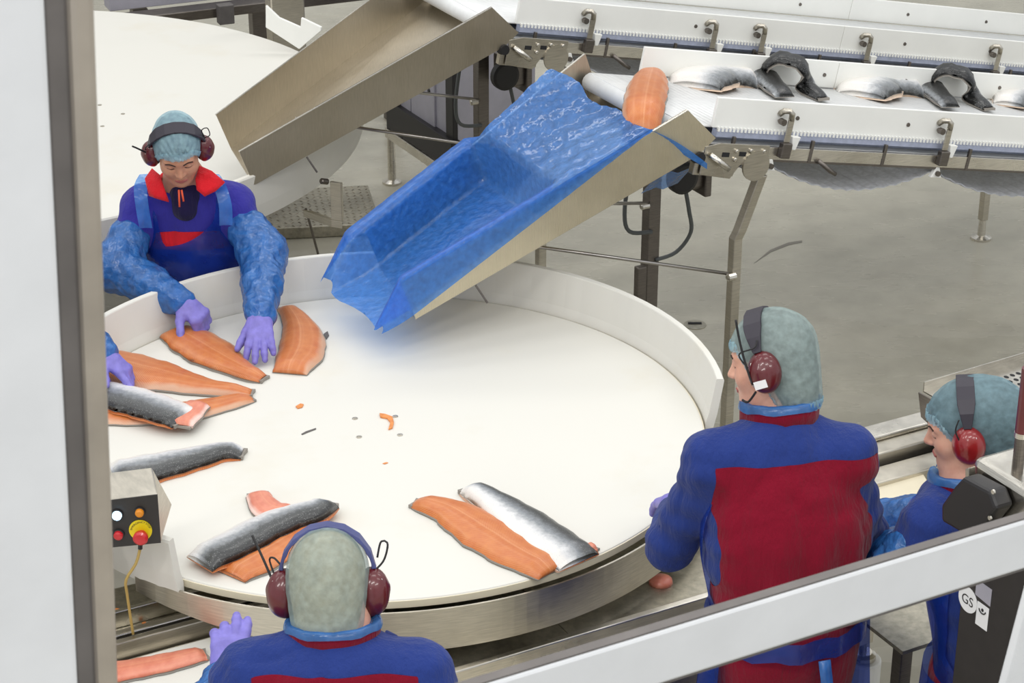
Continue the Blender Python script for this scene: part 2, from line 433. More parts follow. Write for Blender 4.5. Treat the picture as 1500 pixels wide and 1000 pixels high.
# steel L bracket on the far table's rim
br = empty('rim_bracket', atz(478, 262, 1.0), 'bent steel bracket bolted to the outer rim of the far table', 'bracket')
p0 = atz(483, 266, .96); p1 = p0 + Vector((.03, -.03, 0))
MB().slab([p0, p0 + Vector((.045, -.02, 0)), p0 + Vector((.045, -.02, -.16)), p0 + Vector((0, 0, -.16))], Vector((.006, .012, 0))).build('strap', 'steel', br, bevel=.002)
MB().slab([p0 + Vector((0, 0, -.16)), p0 + Vector((.045, -.02, -.16)), p0 + Vector((-.08, .10, -.16)), p0 + Vector((-.12, .11, -.16))], Vector((0, 0, -.03))).build('foot_strap', 'steel', br, bevel=.002)
MB().lathe(p0 + Vector((-.01, 0, .0)), (-.6, -.6, .3), [(0, .012), (.03, .012), (.034, .008)], 10).build('bolt', 'steel_dark', br)
# chequer plate step on the floor
a, b_, d_ = atz(539, 271, .06), atz(558, 327, .06), atz(394, 335, .06)
e_ = d_ + (a - b_)
st = empty('tread_step', (a + d_) / 2 - ZV * .06, 'low step of worn tread plate on the floor behind the near table', 'step')
MB().slab([a, b_, d_, e_], -ZV * .058).build('step_box', 'steel_dirty', st, bevel=.004)
mb = MB()
ax, ay = (b_ - a) / 13, (d_ - b_) / 16
for i in range(13):
    for j in range(16):
        c_ = a + ax * (i + .5) + ay * (j + .5); s1 = 1 if (i + j) % 2 else -1
        dr = (ax.normalized() * s1 + ay.normalized()).normalized() * .013; pr_ = Vector((-dr.y, dr.x, 0)).normalized() * .0035
        mb.add([c_ - dr, c_ + pr_, c_ + dr, c_ - pr_, c_ + ZV * .004], [(0, 1, 4), (1, 2, 4), (2, 3, 4), (3, 0, 4)])
o = mb.build('tread_studs', 'tread_plate', st); o['kind'] = 'stuff'
# thin rod standing between the step and the near table
tag(MB().tube([atz(448, 306, .35), atz(466, 372, .0)], .006).build('thin_rod', 'steel_dark'), 'thin dark rod leaning from far table to the floor in front of the tread step', 'rod')

# ------------------------------------------------------------------ belt conveyors (rising towards the chutes)
INC = math.radians(12)
SI = U * math.cos(INC) - ZV * math.sin(INC); NI = U * math.sin(INC) + ZV * math.cos(INC)
CW = .676
def conveyor(off, label, clamps, slen=3.4):
    base = O + V * off
    def P(s, v, n): return base + SI * s + V * v + NI * n
    def bx(mb, s0, s1, v0, v1, n0, n1): return mb.box(P((s0 + s1) / 2, (v0 + v1) / 2, (n0 + n1) / 2), SI * (s1 - s0) / 2, V * (v1 - v0) / 2, NI * (n1 - n0) / 2)
    t = empty('belt_conveyor', B(1.5, off + .34, 0), label, 'conveyor')
    # belt: top run turning over a nose roller
    prof = [(slen, -.004), (0.0, -.004), (-.08, -.004)] + [(-.08 - .03 * math.sin(g), -.034 + .03 * math.cos(g)) for g in [math.pi * k / 8 for k in range(1, 9)]] + [(.3, -.064), (slen, -.064)]
    MB().grid([[P(s, v_, n) for v_ in (.015, CW - .015)] for s, n in prof]).build('belt', 'belt_white', t, smooth=True, solid=.006)
    mb = MB()                                      # module joints of the belt
    for k in range(130):
        s = -.09 + k * .0254
        if s < slen: bx(mb, s, s + .003, .016, CW - .016, -.0035, -.001)
    o = mb.build('belt_module_edges', 'belt_white', t); o['kind'] = 'stuff'
    MB().lathe(P(-.08, .0, -.034), V, [(0, .022), (CW, .022)], 16).build('nose_roller', 'black_rubber', t)
    # side guards
    for nm, v0, v1, s0 in (('near', -.014, 0.0, 0.0), ('far', CW, CW + .014, .138)):
        cuts = [s0, 1.05, 2.2, slen] if nm == 'far' else [s0, 1.62, slen]
        for q in range(len(cuts) - 1):
            g = bx(MB(), cuts[q] + .001, cuts[q + 1] - .001, v0, v1, .0, .105).build('side_guard', 'guard_plastic', t, bevel=.002)
            for s in (cuts[q] + .35, cuts[q] + .85):
                MB().lathe(P(s, v1 if nm == 'far' else v0, .05), -V, [(0.014 if nm == 'far' else 0, .008), (.018 if nm == 'far' else .004, .007)], 10).build('guard_screw', 'steel_dark', g)
    # wear strip under the near guard and slider bed
    bx(MB(), .02, slen, -.02, .01, -.03, -.002).build('wear_strip', 'belt_link_blue', t)
    mb = MB()
    for k in range(int(slen / .016)): bx(mb, .02 + k * .016, .028 + k * .016, -.024, -.014, -.010, .004)
    o = mb.build('belt_teeth', 'guard_plastic', t); o['kind'] = 'stuff'
    bx(MB(), .02, slen, .03, CW - .03, -.05, -.035).build('slider_bed', 'belt_link_blue', t)
    # frame rails
    for v0 in (-.03, CW + .015):
        bx(MB(), .06, slen, v0 - .006, v0 + .006, -.098, -.052).build('side_rail', 'steel_bright', t, bevel=.002)
        bx(MB(), .06, slen, v0 - .006, v0 + .03, -.104, -.096).build('rail_flange', 'steel_dark', t)
    for s in (.08, .42, .75, 1.15, 1.5, 2.0, 2.6):
        bx(MB(), s, s + .012, -.04, -.028, -.10, -.022).build('rail_tab', 'steel_dark', t, bevel=.002)
    for s in (.5, 1.4, 2.3): MB().tube([P(s, -.03, -.08), P(s, CW + .02, -.08)], .012).build('cross_tube', 'steel', t, smooth=True)
    # guard clamps with white spacers
    for s in clamps:
        c_ = bx(MB(), s - .013, s + .013, -.05, -.044, -.03, .055).build('guard_clamp', 'steel', t, bevel=.003)
        MB().tube([P(s, -.047, .05), P(s - .004, -.05, .072), P(s - .016, -.048, .082), P(s - .028, -.034, .078), P(s - .03, -.016, .062)], .011, 8).build('clamp_hook', 'steel', c_, smooth=True)
        MB().lathe(P(s - .03, -.05, .04), V, [(0, .012), (.02, .012), (.03, .007)], 10).build('clamp_knob', 'steel_dark', c_)
        bx(MB(), s - .02, s + .02, -.062, -.036, -.085, -.03).build('clamp_block', 'steel_dark', c_, bevel=.004)
        MB().hexa([P(s + .03, -.05, -.055), P(s + .045, -.05, -.055), P(s + .045, -.03, -.055), P(s + .03, -.03, -.055),
                   P(s + .02, -.052, -.008), P(s + .055, -.052, -.008), P(s + .055, -.028, -.008), P(s + .02, -.028, -.008)]).build('clamp_spacer', 'guard_plastic', c_, bevel=.002)
    # sagging return belt in bays between white hangers
    bays = [(.10, .26, .02), (.26, 1.02, .085), (1.02, 1.85, .085), (1.85, 2.7, .085), (2.7, slen, .05)]
    mb = MB(); rows = []
    for s0, s1, sg in bays:
        m_ = 28
        for k in range(m_):
            x = k / m_; s = s0 + (s1 - s0) * x; n = -.115 - sg * 4 * x * (1 - x)
            rows.append([P(s, v_, n + (.004 if k % 2 else -.002)) for v_ in (-.02, .1, .35, .6, CW)])
    mb.grid(rows).build('return_belt_run', 'return_belt', t, solid=.004)
    for s in (.26, 1.02, 1.85, 2.7):
        MB().hexa([P(s - .025, -.04, -.135), P(s + .025, -.04, -.135), P(s + .025, -.022, -.135), P(s - .025, -.022, -.135),
                   P(s - .006, -.04, -.095), P(s + .006, -.04, -.095), P(s + .006, -.022, -.095), P(s - .006, -.022, -.095)]).build('belt_hanger', 'guard_plastic', t, bevel=.002)
        MB().lathe(P(s, -.05, -.118), V, [(0, .01), (.02, .01)], 10).build('hanger_pin', 'steel_dark', t)
    MB().tube([P(.46, -.045, -.09), P(.52, -.05, -.125), P(.545, -.05, -.135)], .008).build('belt_latch', 'steel_dark', t, smooth=True)
    # end plates with slots, tension bolt, drive motor
    for v0 in (-.042, CW + .012):
        pl = MB().slab([P(-.03, v0, -.06), P(.03, v0, -.045), P(.24, v0, -.045), P(.24, v0, -.115), P(.13, v0, -.12), P(.10, v0, -.17), P(-.03, v0, -.16)], V * .006).build('end_plate', 'steel', t, bevel=.002)
        if v0 < 0:
            for s, n, w_ in ((.06, -.085, .03), (.13, -.08, .028), (.19, -.08, .026)):
                bx(MB(), s - w_ / 2, s + w_ / 2, v0 - .002, v0 + .001, n - .008, n + .008).build('slot', 'slot_dark', pl, bevel=.001)
            for s, n in ((.10, -.07), (.10, -.10), (.16, -.066), (.215, -.066)):
                MB().lathe(P(s, v0, n), -V, [(0, .008), (.008, .008), (.010, .005)], 8).build('plate_bolt', 'steel_bright', pl)
    MB().tube([P(-.01, -.05, -.085), P(.06, -.08, -.125)], .011, 10).build('tension_bolt', 'steel_bright', t, smooth=True)
    bx(MB(), -.05, .12, -.03, .0, -.165, -.12).build('lower_bar', 'steel', t, bevel=.003)
    MB().lathe(P(-.045, -.05, -.10), V, [(0, .02), (.03, .024), (.035, .016)], 12).build('end_knob', 'black_rubber', t)
    # near leg: angled head, then a square tube to a round foot
    w = .018
    def leg(pts, m, w):
        mb = MB(); rows = []
        for p in pts: rows.append([p + U * a_ * w + V * b2 * w for a_, b2 in ((-1, -1), (1, -1), (1, 1), (-1, 1))])
        mb.grid(rows, closed=True); mb.f.append((0, 1, 2, 3)); k = 4 * (len(pts) - 1); mb.f.append((k, k + 1, k + 2, k + 3))
        return mb.build('leg', m, t, bevel=.003)
    for vv, u1, um in ((-.0, .205, 'steel'), (.2, 2.675, 'steel') if off > 1 else (.0, 3.0, 'steel'),):
        zt = O.z - math.tan(INC) * u1 - .16
        if u1 < 1: L = leg([B(u1, off + vv - .02, zt), B(.14, off + vv - .005, zt - .2), B(.128, off + vv, zt - .23), B(.126, off + vv, .03)], um, w)
        else: L = leg([B(u1, off + vv, zt), B(u1, off + vv, .10)], um, w)
        ub = .126 if u1 < 1 else u1
        MB().lathe(B(ub, off + vv, 0), (0, 0, 1), [(0, .05), (.012, .05), (.022, .02), (.12, .016)], 18).build('foot', 'steel_bright', L)
    MB().lathe(B(.165, off - .05, 1.345), V, [(0, .055), (.008, .055)], 22).build('leg_head_disc', 'steel', t)
    post = leg([B(.205, off + CW, 1.25), B(.20, off + CW, .03)], 'steel_dark', .026)
    MB().lathe(B(.20, off + CW, 0), (0, 0, 1), [(0, .06), (.012, .06), (.022, .025), (.06, .02)], 18).build('foot', 'steel_dark', post)
    mot = MB().boxb(.25, .36, off + CW - .13, off + CW - .02, 1.03, 1.17).build('gear_motor', 'steel_dark', t, bevel=.012)
    MB().lathe(B(.24, off + CW - .135, 1.10), -V, [(0, .062), (.03, .062), (.034, .05)], 26).build('motor_flange', 'black_plastic', mot)
    MB().boxb(.345, .375, off + CW - .15, off + CW - .02, 1.0, 1.13).build('terminal_box', 'steel_dark', mot, bevel=.006)
    MB().tube(catmull([B(.31, off + CW - .06, 1.03), B(.335, off + CW - .06, .92), B(.36, off + CW - .04, .82), B(.31, off + CW - .02, .74), B(.21, off + CW - .03, .73)], 22), .008).build('motor_cable', 'cable_grey', mot, smooth=True)
    MB().tube(catmull([B(.08, off + CW - .04, 1.12), B(.06, off + CW - .04, .96), B(.09, off + CW - .03, .87), B(.19, off + CW - .03, .85)], 18), .008).build('sensor_cable', 'cable_grey', mot, smooth=True)
    MB().boxb(.12, .16, off + CW - .05, off + CW - .02, .42, .72).build('cable_duct', 'steel_dark', t, bevel=.004)
    return t
FAR = 1.40
conveyor(0.0, 'white belt conveyor carrying folded salmon fillets at the right, feeding the blue covered chute', [.30, 1.02, 1.75, 2.5])
conveyor(FAR, 'further white belt conveyor at the top edge, feeding the bare steel chute', [.33, .93, 1.18, 1.75, 2.5])

# ------------------------------------------------------------------ chutes
def chute(off, label, ribbed):
    t = empty('steel_chute', B(-.6, off + .2, 1.0), label, 'chute')
    ln, lf, tn, tf = (-1.12, 0.0, 1.025), (-1.05, .41, 1.03), (-.06, -.035, 1.425), (-.03, .70, 1.43)
    def Q(p, k=0.0): return B(p[0] - .34 * k, p[1] + off, p[2] + .94 * k)
    MB().slab([Q(ln), Q(lf), Q(tf), Q(tn)], -ZV * .004).build('chute_floor', 'steel_chute', t)
    h = .155
    nw = [Q(ln), Q(tn), Q((.0, -.035, 1.47)), Q(tn, h * 1.14), Q(ln, h)]
    MB().slab(nw, -V * .004).build('side_panel', 'steel_ribbed' if ribbed else 'steel_chute', t)
    fw = [Q(lf), Q(tf), Q(tf, h), Q(lf, h)]
    MB().slab(fw, V * .004).build('side_panel', 'steel_chute', t)
    e = .012
    MB().slab([Q(ln, h), Q(tn, h * 1.14), Q(tn, h * 1.14) - V * e, Q(ln, h) - V * e], -ZV * .003).build('folded_lip', 'steel_bright', t)
    MB().slab([Q(lf, h), Q(tf, h), Q(tf, h) + V * e, Q(lf, h) + V * e], -ZV * .003).build('folded_lip', 'steel_bright', t)
    # tie rods to the conveyor legs
    MB().tube([B(.126, off - .02, .935), B(-.80, off + .34, 1.135)], .0065).build('tie_rod', 'rod_steel', t, smooth=True)
    MB().tube([B(.18, off + CW - .02, .965), B(-.46, off + .12, 1.262)], .0065).build('tie_rod', 'rod_steel', t, smooth=True)
    MB().lathe(B(.115, off - .025, .935), -U, [(0, .014), (.03, .014), (.034, .008)], 10).build('rod_clamp', 'steel_bright', t)
    MB().lathe(B(.17, off + CW - .03, .962), -U, [(0, .014), (.03, .014), (.034, .008)], 10).build('rod_clamp', 'steel_bright', t)
    MB().tube([B(-.9, off - .004, 1.10), B(-.87, off - .03, 1.04)], .004).build('locating_pin', 'steel_dark', t)
    return t
tt = steel('steel_ribbed', (206, 196, 172), .42, (4, 4, 4), .06)
wv = tt.node('ShaderNodeTexWave'); wv.inputs['Scale'].default_value = 55; wv.inputs['Distortion'].default_value = 0
tt.l(tt.coord('Object', (1, 1, 1)), wv.inputs['Vector']); tt.bump(wv.outputs['Fac'], .25, .003)
chute(0.0, 'steel slide under the blue plastic film, dropping onto the near round table', True)
chute(FAR, 'bare stainless steel slide dropping onto the far round table', False)

# blue polythene draped over the near chute
def film_sheet():
    t = empty('plastic_sheet', B(-.7, .2, 1.05), 'crinkled translucent blue plastic sheet draped over the near chute', 'plastic sheet')
    NA, NB = 90, 60; rows = []
    sl = (1.425 - 1.025) / (1.12 - .06)
    def wv_(x, y): return math.sin(x) * math.sin(y)
    for i in range(NA + 1):
        a = i / NA; row = []
        for j in range(NB + 1):
            b = j / NB
            u = -1.25 + (-.215 + 1.25) * a + .012 * math.sin(b * 17) * (1 if i in (0, NA) else 0)
            q = min(1, max(0, (u + 1.12) / 1.06)); zf = 1.03 + sl * (max(u, -1.12) + 1.12)
            vf = .41 + .29 * q; vn = -.035 * q - .018               # far and near wall positions
            drop = .155 * max(0, 1 - a * 1.02) + .008
            sec = [(vn, .165 + .02 * q - drop), (vn - .002, .166 + .026 * q), (vn + .018, .167 + .026 * q), (vn + .03, .02), (vf * .5, .008), (vf - .045, .016), (vf - .026, .160), (vf + .022, .170), (vf + .026, .12)]
            kn = [0, .17, .2, .36, .52, .70, .88, .92, 1.0]
            k = max(m for m in range(len(kn) - 1) if kn[m] <= b + 1e-9); tt_ = (b - kn[k]) / (kn[k + 1] - kn[k])
            v_ = sec[k][0] + (sec[k + 1][0] - sec[k][0]) * tt_; h = sec[k][1] + (sec[k + 1][1] - sec[k][1]) * tt_
            f = max(0, min(1, (u + .60) / .07)); f = f * f * (3 - 2 * f)   # upper part stretched flat between the lips
            if b > .2:
                bb = (b - .2) / .8; rise = max(0, min(1, (u + .75) / .5))
                flat_v = vn + .02 + (vf - .06) * bb; flat_h = .168 + .026 * q + .05 * rise * bb - .03 * math.sin(math.pi * bb)
                v_ += (flat_v - v_) * f; h += (flat_h - h) * f
            dz = 0
            if u < -1.12:                                          # hangs past the end of the chute
                o_ = (-1.12 - u) / .13; h *= 1 - .8 * o_; dz = -.025 * o_
            cr = .003 * f + .001
            n1 = wv_(u * 47 + v_ * 23 + 1.5 * math.sin(v_ * 9), v_ * 41 - u * 31) + 1.1 * abs(wv_(v_ * 81 + u * 53, u * 77 - v_ * 39 + 2 * math.sin(u * 21)))
            row.append(B(u - .306 * h, v_, zf + .94 * h + dz + cr * n1 * (1 if b > .2 else .2)))
        rows.append(row)
    MB().grid(rows).build('film', 'blue_film', t, smooth=True)
    p = rows[-1][int(NB * .19)]; k = B(-.055, -.075, 1.40); q1 = rows[-1][int(NB * .30)]
    MB().grid([[p + (k - p) * s_ + ZV * (.012 * math.sin(math.pi * s_)), q1 + (k + Vector((0, 0, -.02)) - q1) * s_] for s_ in [i / 10 for i in range(11)]]).build('tied_corner', 'blue_film', t, smooth=True)
    MB().grid([[B(-.20 + .03 * i, .02 + .03 * j, 1.345 - .03 * j + .006 * ((i * 7 + j * 3) % 3)) for j in range(4)] for i in range(6)]).build('loose_tail', 'blue_film', t, smooth=True)
film_sheet()
# ------------------------------------------------------------------ electrical cabinet on a stand behind the chutes
cab = empty('switch_cabinet', B(.50, 3.45, 0), 'grey and black machine cabinet on steel feet beyond the tread step', 'cabinet')
u0, u1, v0, v1 = .50, .95, 2.92, 3.66
MB().boxb(u0 + .02, u1, v0 + .02, v1, .30, 1.35).build('cabinet_body', 'panel_grey', cab, bevel=.004)
for a_, b2 in ((v0 + .24, v0 + .50), (v0 + .51, v1 - .02)):
    d = MB().boxb(u0 + .008, u0 + .02, a_, b2, .32, 1.3).build('door_panel', 'panel_grey', cab, bevel=.003)
    for z in (.42, .62, .9): MB().lathe(B(u0 + .008, a_ + .05, z), -U, [(0, .012), (.006, .010)], 10).build('door_lock', 'black_plastic', d)
MB().boxb(u0 + .0, u0 + .03, v0 + .02, v0 + .10, .20, 1.35).build('corner_post', 'black_plastic', cab, bevel=.004)
MB().boxb(u0 - .02, u0 + .10, v1 - .12, v1 + .04, .42, .62).build('black_channel', 'black_plastic', cab, bevel=.01)
MB().slab([B(u0 - .03, v1, .30), B(u0 - .03, v0, .30), B(u0 - .03, v0, .25), B(u0 - .03, v1, .25)], U * .05).build('stand_rail', 'steel_bright', cab, bevel=.003)
MB().slab([B(u0 + .42, v1, .30), B(u0 + .42, v0, .30), B(u0 + .42, v0, .25), B(u0 + .42, v1, .25)], U * .05).build('stand_rail', 'steel_bright', cab, bevel=.003)
MB().boxb(u0 - .02, u0 + .03, v0 + .0, v1, .30, .45).build('plinth', 'black_plastic', cab, bevel=.004)
for uu in (u0 - .005, u0 + .42):
    for vv in (v0 + .06, v1 - .02):
        MB().lathe(B(uu, vv, 0), (0, 0, 1), [(0, .05), (.012, .05), (.024, .022), (.25, .02)], 18).build('foot', 'steel_bright', cab, smooth=False)

# ------------------------------------------------------------------ machinery beyond the far table (top edge)
m1 = empty('far_frame', B(-1.5, 4.6, 0), 'grey steel machine frame beyond the far round table at the top edge', 'machine')
a, b_ = atz(250, 22, .8), atz(560, -14, .8)
d = (b_ - a); dn = d.normalized(); pn = Vector((-dn.y, dn.x, 0))
for q, (off, z, hh, mt) in enumerate([(0, .80, .05, 'steel_dark'), (.16, .86, .07, 'panel_grey'), (.42, .92, .06, 'steel'), (.75, .98, .08, 'panel_grey')]):
    MB().box(a + d * .5 + pn * off + ZV * (z - .8), d * .75, pn * .06, ZV * hh / 2).build('beam', mt, m1, bevel=.004)
for f_ in (-.1, .45, 1.1):
    MB().box(a + d * f_ + pn * .2 + ZV * (-.4), dn * .04, pn * .04, ZV * .4).build('leg', 'steel_dark', m1, bevel=.004)
p = atz(330, 20, .8)
MB().box(p + ZV * .0, dn * .04, pn * .03, ZV * .05).build('mounting_block', 'gasket', m1, bevel=.004)
p = aty(418, 25, 10.0)
MB().box(p + ZV * .15, dn * .085, pn * .05, ZV * .42).build('column', 'steel', m1, bevel=.006)
MB().box(p + dn * .12 + ZV * .3, dn * .04, pn * .05, ZV * .2).build('column_bracket', 'steel_dark', m1, bevel=.006)
# white plastic deflector at the far table's edge
w = [(389, 8), (389, 40), (438, 72), (470, 45), (470, 40), (441, 26), (440, 40), (408, 26)]
tag(MB().slab([aty(x, y, 9.62 - (x - 389) * .0009) for x, y in w], Vector((.006, .014, 0))).build('plastic_deflector', 'guard_plastic', None, bevel=.002),
    'notched white plastic plate on the edge of the far round table', 'plate')

# ------------------------------------------------------------------ steel work line in front of the table
wl = empty('gutting_trough', B(-2.5, -.9, 0), 'stained steel trough with scraps at the lower left, running under the near table', 'trough')
MB().boxb(-3.1, -1.5, -.915, -.62, .69, .70).build('trough_bed', 'steel_dirty', wl)
MB().boxb(-3.1, -1.5, -.822, -.808, .70, .752).build('inner_ridge', 'steel_bright', wl, bevel=.003)
MB().boxb(-3.1, -1.3, -.935, -.910, .69, .752).build('front_ridge', 'steel_bright', wl, bevel=.004)
MB().boxb(-3.1, -1.3, -.948, -.936, .60, .735).build('joint_gap', 'slot_dark', wl)
MB().boxb(-3.1, -1.2, -.972, -.950, .40, .75).build('front_panel', 'steel', wl, bevel=.003)
for uu in (-3.0, -2.0): MB().boxb(uu, uu + .05, -.9, -.85, 0, .69).build('leg', 'steel_dark', wl, bevel=.003)
for k in range(17):
    uu, vv = random.uniform(-2.62, -2.12), random.uniform(-.90, -.72)
    r = random.uniform(.006, .016)
    pts = [B(uu + r * random.uniform(.5, 1.3) * math.cos(g), vv + r * random.uniform(.4, 1.2) * math.sin(g), .7005) for g in [2 * math.pi * q / 7 for q in range(7)]]
    if abs(vv + .815) < .02: continue
    tag(MB().slab(pts, ZV * random.uniform(.002, .006)).build('fish_scrap', 'scrap_orange' if k % 3 else 'cream_plastic'), 'small pale scrap of fish in the steel trough at the lower left', 'fish scrap', 'scraps in the trough')
# trimming station of the man at the bottom
ts = empty('trimming_board', B(-2.4, -1.3, .6), 'white trimming board under a pale fillet at the lower left corner', 'cutting board')
MB().boxb(-3.1, -2.12, -1.62, -1.02, .70, .725).build('board', 'white_plastic', ts, bevel=.004)
MB().boxb(-3.1, -2.08, -1.66, -.98, .66, .70).build('board_tray', 'steel', ts, bevel=.003)
for uu in (-3.05, -2.16):
    for vv in (-1.6, -1.05): MB().boxb(uu, uu + .04, vv, vv + .04, 0, .66).build('leg', 'steel_dark', ts, bevel=.003)
# middle counter strip
mc = empty('steel_counter', B(-1.4, -1.3, 0), 'scuffed stainless counter strip with a raised lip below the near table', 'counter')
MB().boxb(-2.04, -1.36, -1.47, -.98, .685, .70).build('counter_sheet', 'steel_dirty', mc)
MB().boxb(-1.358, -.45, -1.47, -.98, .685, .70).build('counter_sheet', 'steel_dirty', mc)
MB().boxb(-2.04, -.45, -1.482, -1.458, .68, .722).build('raised_lip', 'steel_bright', mc, bevel=.004)
MB().boxb(-2.04, -.45, -1.60, -1.484, .655, .67).build('front_ledge', 'steel_dirty', mc, bevel=.003)
MB().boxb(-2.04, -.45, -1.62, -1.60, .50, .68).build('front_apron', 'steel', mc, bevel=.003)
for uu in (-2.0, -1.2, -.5): MB().boxb(uu, uu + .04, -1.44, -1.40, 0, .685).build('leg', 'steel_dark', mc, bevel=.003)
# right work line with rail, board and drilled tray
rw = empty('rail_bench', B(.2, -1.3, 0), 'steel bench with a double rail behind the man and the woman at the right', 'bench')
MB().boxb(-.62, 2.2, -1.135, -1.06, .80, .86).build('upper_rail', 'steel_bright', rw, bevel=.005)
MB().boxb(-.62, 2.2, -1.205, -1.137, .79, .845).build('lower_rail', 'steel', rw, bevel=.005)
MB().boxb(-.62, 2.2, -1.225, -1.207, .74, .80).build('shadow_gap', 'slot_dark', rw)
MB().boxb(-.62, 2.2, -1.31, -1.226, .66, .815).build('front_face', 'steel', rw, bevel=.004)
MB().boxb(-.62, 2.2, -1.95, -1.31, .70, .712).build('bench_sheet', 'steel_dirty', rw)
for uu in (-.58, .6, 2.1):
    for vv in (-1.9, -1.15): MB().boxb(uu, uu + .04, vv, vv + .04, .0, .70).build('leg', 'steel_dark', rw, bevel=.003)
# foot under the bench seen below the cross bar
pf = atz(1266, 925, .30)
MB().lathe((pf.x, pf.y, 0), (0, 0, 1), [(0, .06), (.20, .06), (.205, .055)], 22).build('foot_block', 'guard_plastic', rw)
MB().lathe((pf.x, pf.y, 0), (0, 0, 1), [(.206, .042), (.222, .042), (.23, .03)], 22).build('foot_disc', 'steel_bright', rw)
MB().lathe((pf.x, pf.y, 0), (0, 0, 1), [(.228, .012), (.52, .012)], 12).build('foot_spindle', 'steel', rw)
MB().box((pf.x + .03, pf.y, .50), U * .16, V * .02, ZV * .02).build('foot_brace', 'steel', rw, bevel=.003)
bq = [atz(x, y, .80) for x, y in ((1240, 694), (1340, 672), (1360, 706), (1322, 800), (1240, 815))]
tag(MB().slab(bq, -ZV * .02).build('cutting_board', 'cream_plastic', None, bevel=.003), 'plain cream cutting board between the standing man and the woman at the right', 'cutting board')
tr = empty('drilled_tray', B(.7, -1.2, .9), 'raised steel tray drilled with rows of drain holes at the right edge', 'tray')
za = 1.0
c0, c1_ = atz(1352, 572, za), atz(1500, 528, za)
du_ = (c1_ - c0).normalized(); dv_ = Vector((du_.y, -du_.x, 0))
MB().slab([c0, c0 + du_ * 1.2, c0 + du_ * 1.2 + dv_ * .38, c0 + dv_ * .38], -ZV * .004).build('tray_sheet', 'steel_bright', tr)
MB().slab([c0, c0 + du_ * 1.2, c0 + du_ * 1.2 + ZV * .03, c0 + ZV * .03], dv_ * .004).build('tray_upstand', 'steel_bright', tr)
MB().slab([c0 - du_ * .02, c0 + dv_ * .10 - du_ * .02, c0 + dv_ * .08 - ZV * .11, c0 - ZV * .09], du_ * .006).build('end_cheek', 'steel_dark', tr, bevel=.002)
mb = MB()
for i in range(36):
    for j in range(9):
        p = c0 + du_ * (.16 + .025 * i + .0125 * (j % 2)) + dv_ * (.06 + .03 * j) + ZV * .0006
        mb.add([p + du_ * .0075 * math.cos(g) + dv_ * .0095 * math.sin(g) for g in [2 * math.pi * k / 8 for k in range(8)]], [tuple(range(8))])
o = mb.build('drain_holes', 'slot_dark', tr); o['kind'] = 'stuff'
for k in (.12, 1.1): MB().box(c0 + du_ * k + dv_ * .2 - ZV * .16, du_ * .02, dv_ * .02, ZV * .155).build('tray_leg', 'steel_dark', tr)
# bit of roe and steel cup by the man's elbow
tag(MB().lathe(atz(968, 853, .70), (0, 0, 1), [(.0, .035), (.012, .032), (.018, .02), (.02, .0)], 14).build('fish_trimming', 'flesh_pink', None, smooth=True), 'small heap of red trimmings on the counter by the standing man', 'fish trimming')

# ------------------------------------------------------------------ control box at the left of the table
CBY = 4.78
cb = empty('control_box', aty(195, 800, CBY), 'dark control box with coloured buttons and emergency stop beside the left window frame', 'control box')
f00, f10, f11, f01 = aty(140, 803, CBY), aty(236, 794, CBY), aty(231, 723, CBY), aty(140, 734, CBY)
ux = (f10 - f00).normalized(); fu = (f01 - f00).normalized(); bk = fu.cross(ux); bk = bk if bk.y > 0 else -bk
top = atz(222, 684, f11.z + .005); dp = (top - f11).length
tb = (top - f11)
MB().hexa([f00, f10, f10 + Vector((0, .2, 0)), f00 + Vector((0, .2, 0)), f01, f11, f11 + tb, f01 + tb]).build('housing', 'steel', cb, bevel=.004)
fn = -bk
MB().slab([f00 + fn * .001, f10 + fn * .001, f11 + fn * .001, f01 + fn * .001], fn * .003).build('front_plate', 'charcoal', cb, bevel=.001)
def onface(x, y): return atplane(x, y, f00 + fn * .004, fn)
def button(x, y, r, mt, name, h=.012):
    c_ = onface(x, y)
    b0 = MB().lathe(c_, fn, [(0, r * 1.25), (.004, r * 1.25), (.005, r)], 20).build('bezel', 'black_plastic', cb)
    MB().lathe(c_, fn, [(.004, r), (h, r * .95), (h + .003, r * .6)], 20).build(name, mt, b0)
button(172, 753, .0125, 'lamp_blue', 'pilot_lamp'); button(205, 749, .0115, 'lamp_orange', 'push_button'); button(174, 782, .0125, 'button_red', 'push_button')
c_ = onface(206, 776)
yd = MB().lathe(c_, fn, [(0, .030), (.003, .030)], 30).build('emergency_disc', 'disc_yellow', cb)
c2_ = onface(208, 781)
MB().lathe(c2_, fn, [(.003, .012), (.016, .012), (.017, .019), (.028, .0195), (.033, .014), (.034, .002)], 24).build('mushroom_button', 'button_red', yd)
# lettering around the upper half of the yellow disc
def lettering(txt, size):
    cu = bpy.data.curves.new('t', 'FONT'); cu.body = txt; cu.size = size; cu.align_x = 'CENTER'; cu.extrude = 0
    ob = bpy.data.objects.new('t', cu); col.objects.link(ob)
    me = bpy.data.meshes.new_from_object(ob.evaluated_get(bpy.context.evaluated_depsgraph_get()))
    bpy.data.objects.remove(ob); bpy.data.curves.remove(cu)
    vs = [tuple(v.co) for v in me.vertices]; fs = [tuple(p.vertices) for p in me.polygons]; bpy.data.meshes.remove(me)
    return vs, fs
def arc_text(txt, c, n, right, up, rad, size, m, parent):
    vs, fs = lettering(txt, size); out = []
    for x, y, z in vs:
        g = math.pi / 2 - x / rad; rr = rad + y
        out.append(c + n + right * (rr * math.cos(g)) + up * (rr * math.sin(g)))
    mb = MB(); mb.add(out, fs); return mb.build('lettering', m, parent)
arc_text('EMERGENCY STOP', c_, fn * .0036, ux, fu, .0225, .0075, 'black_plastic', yd)
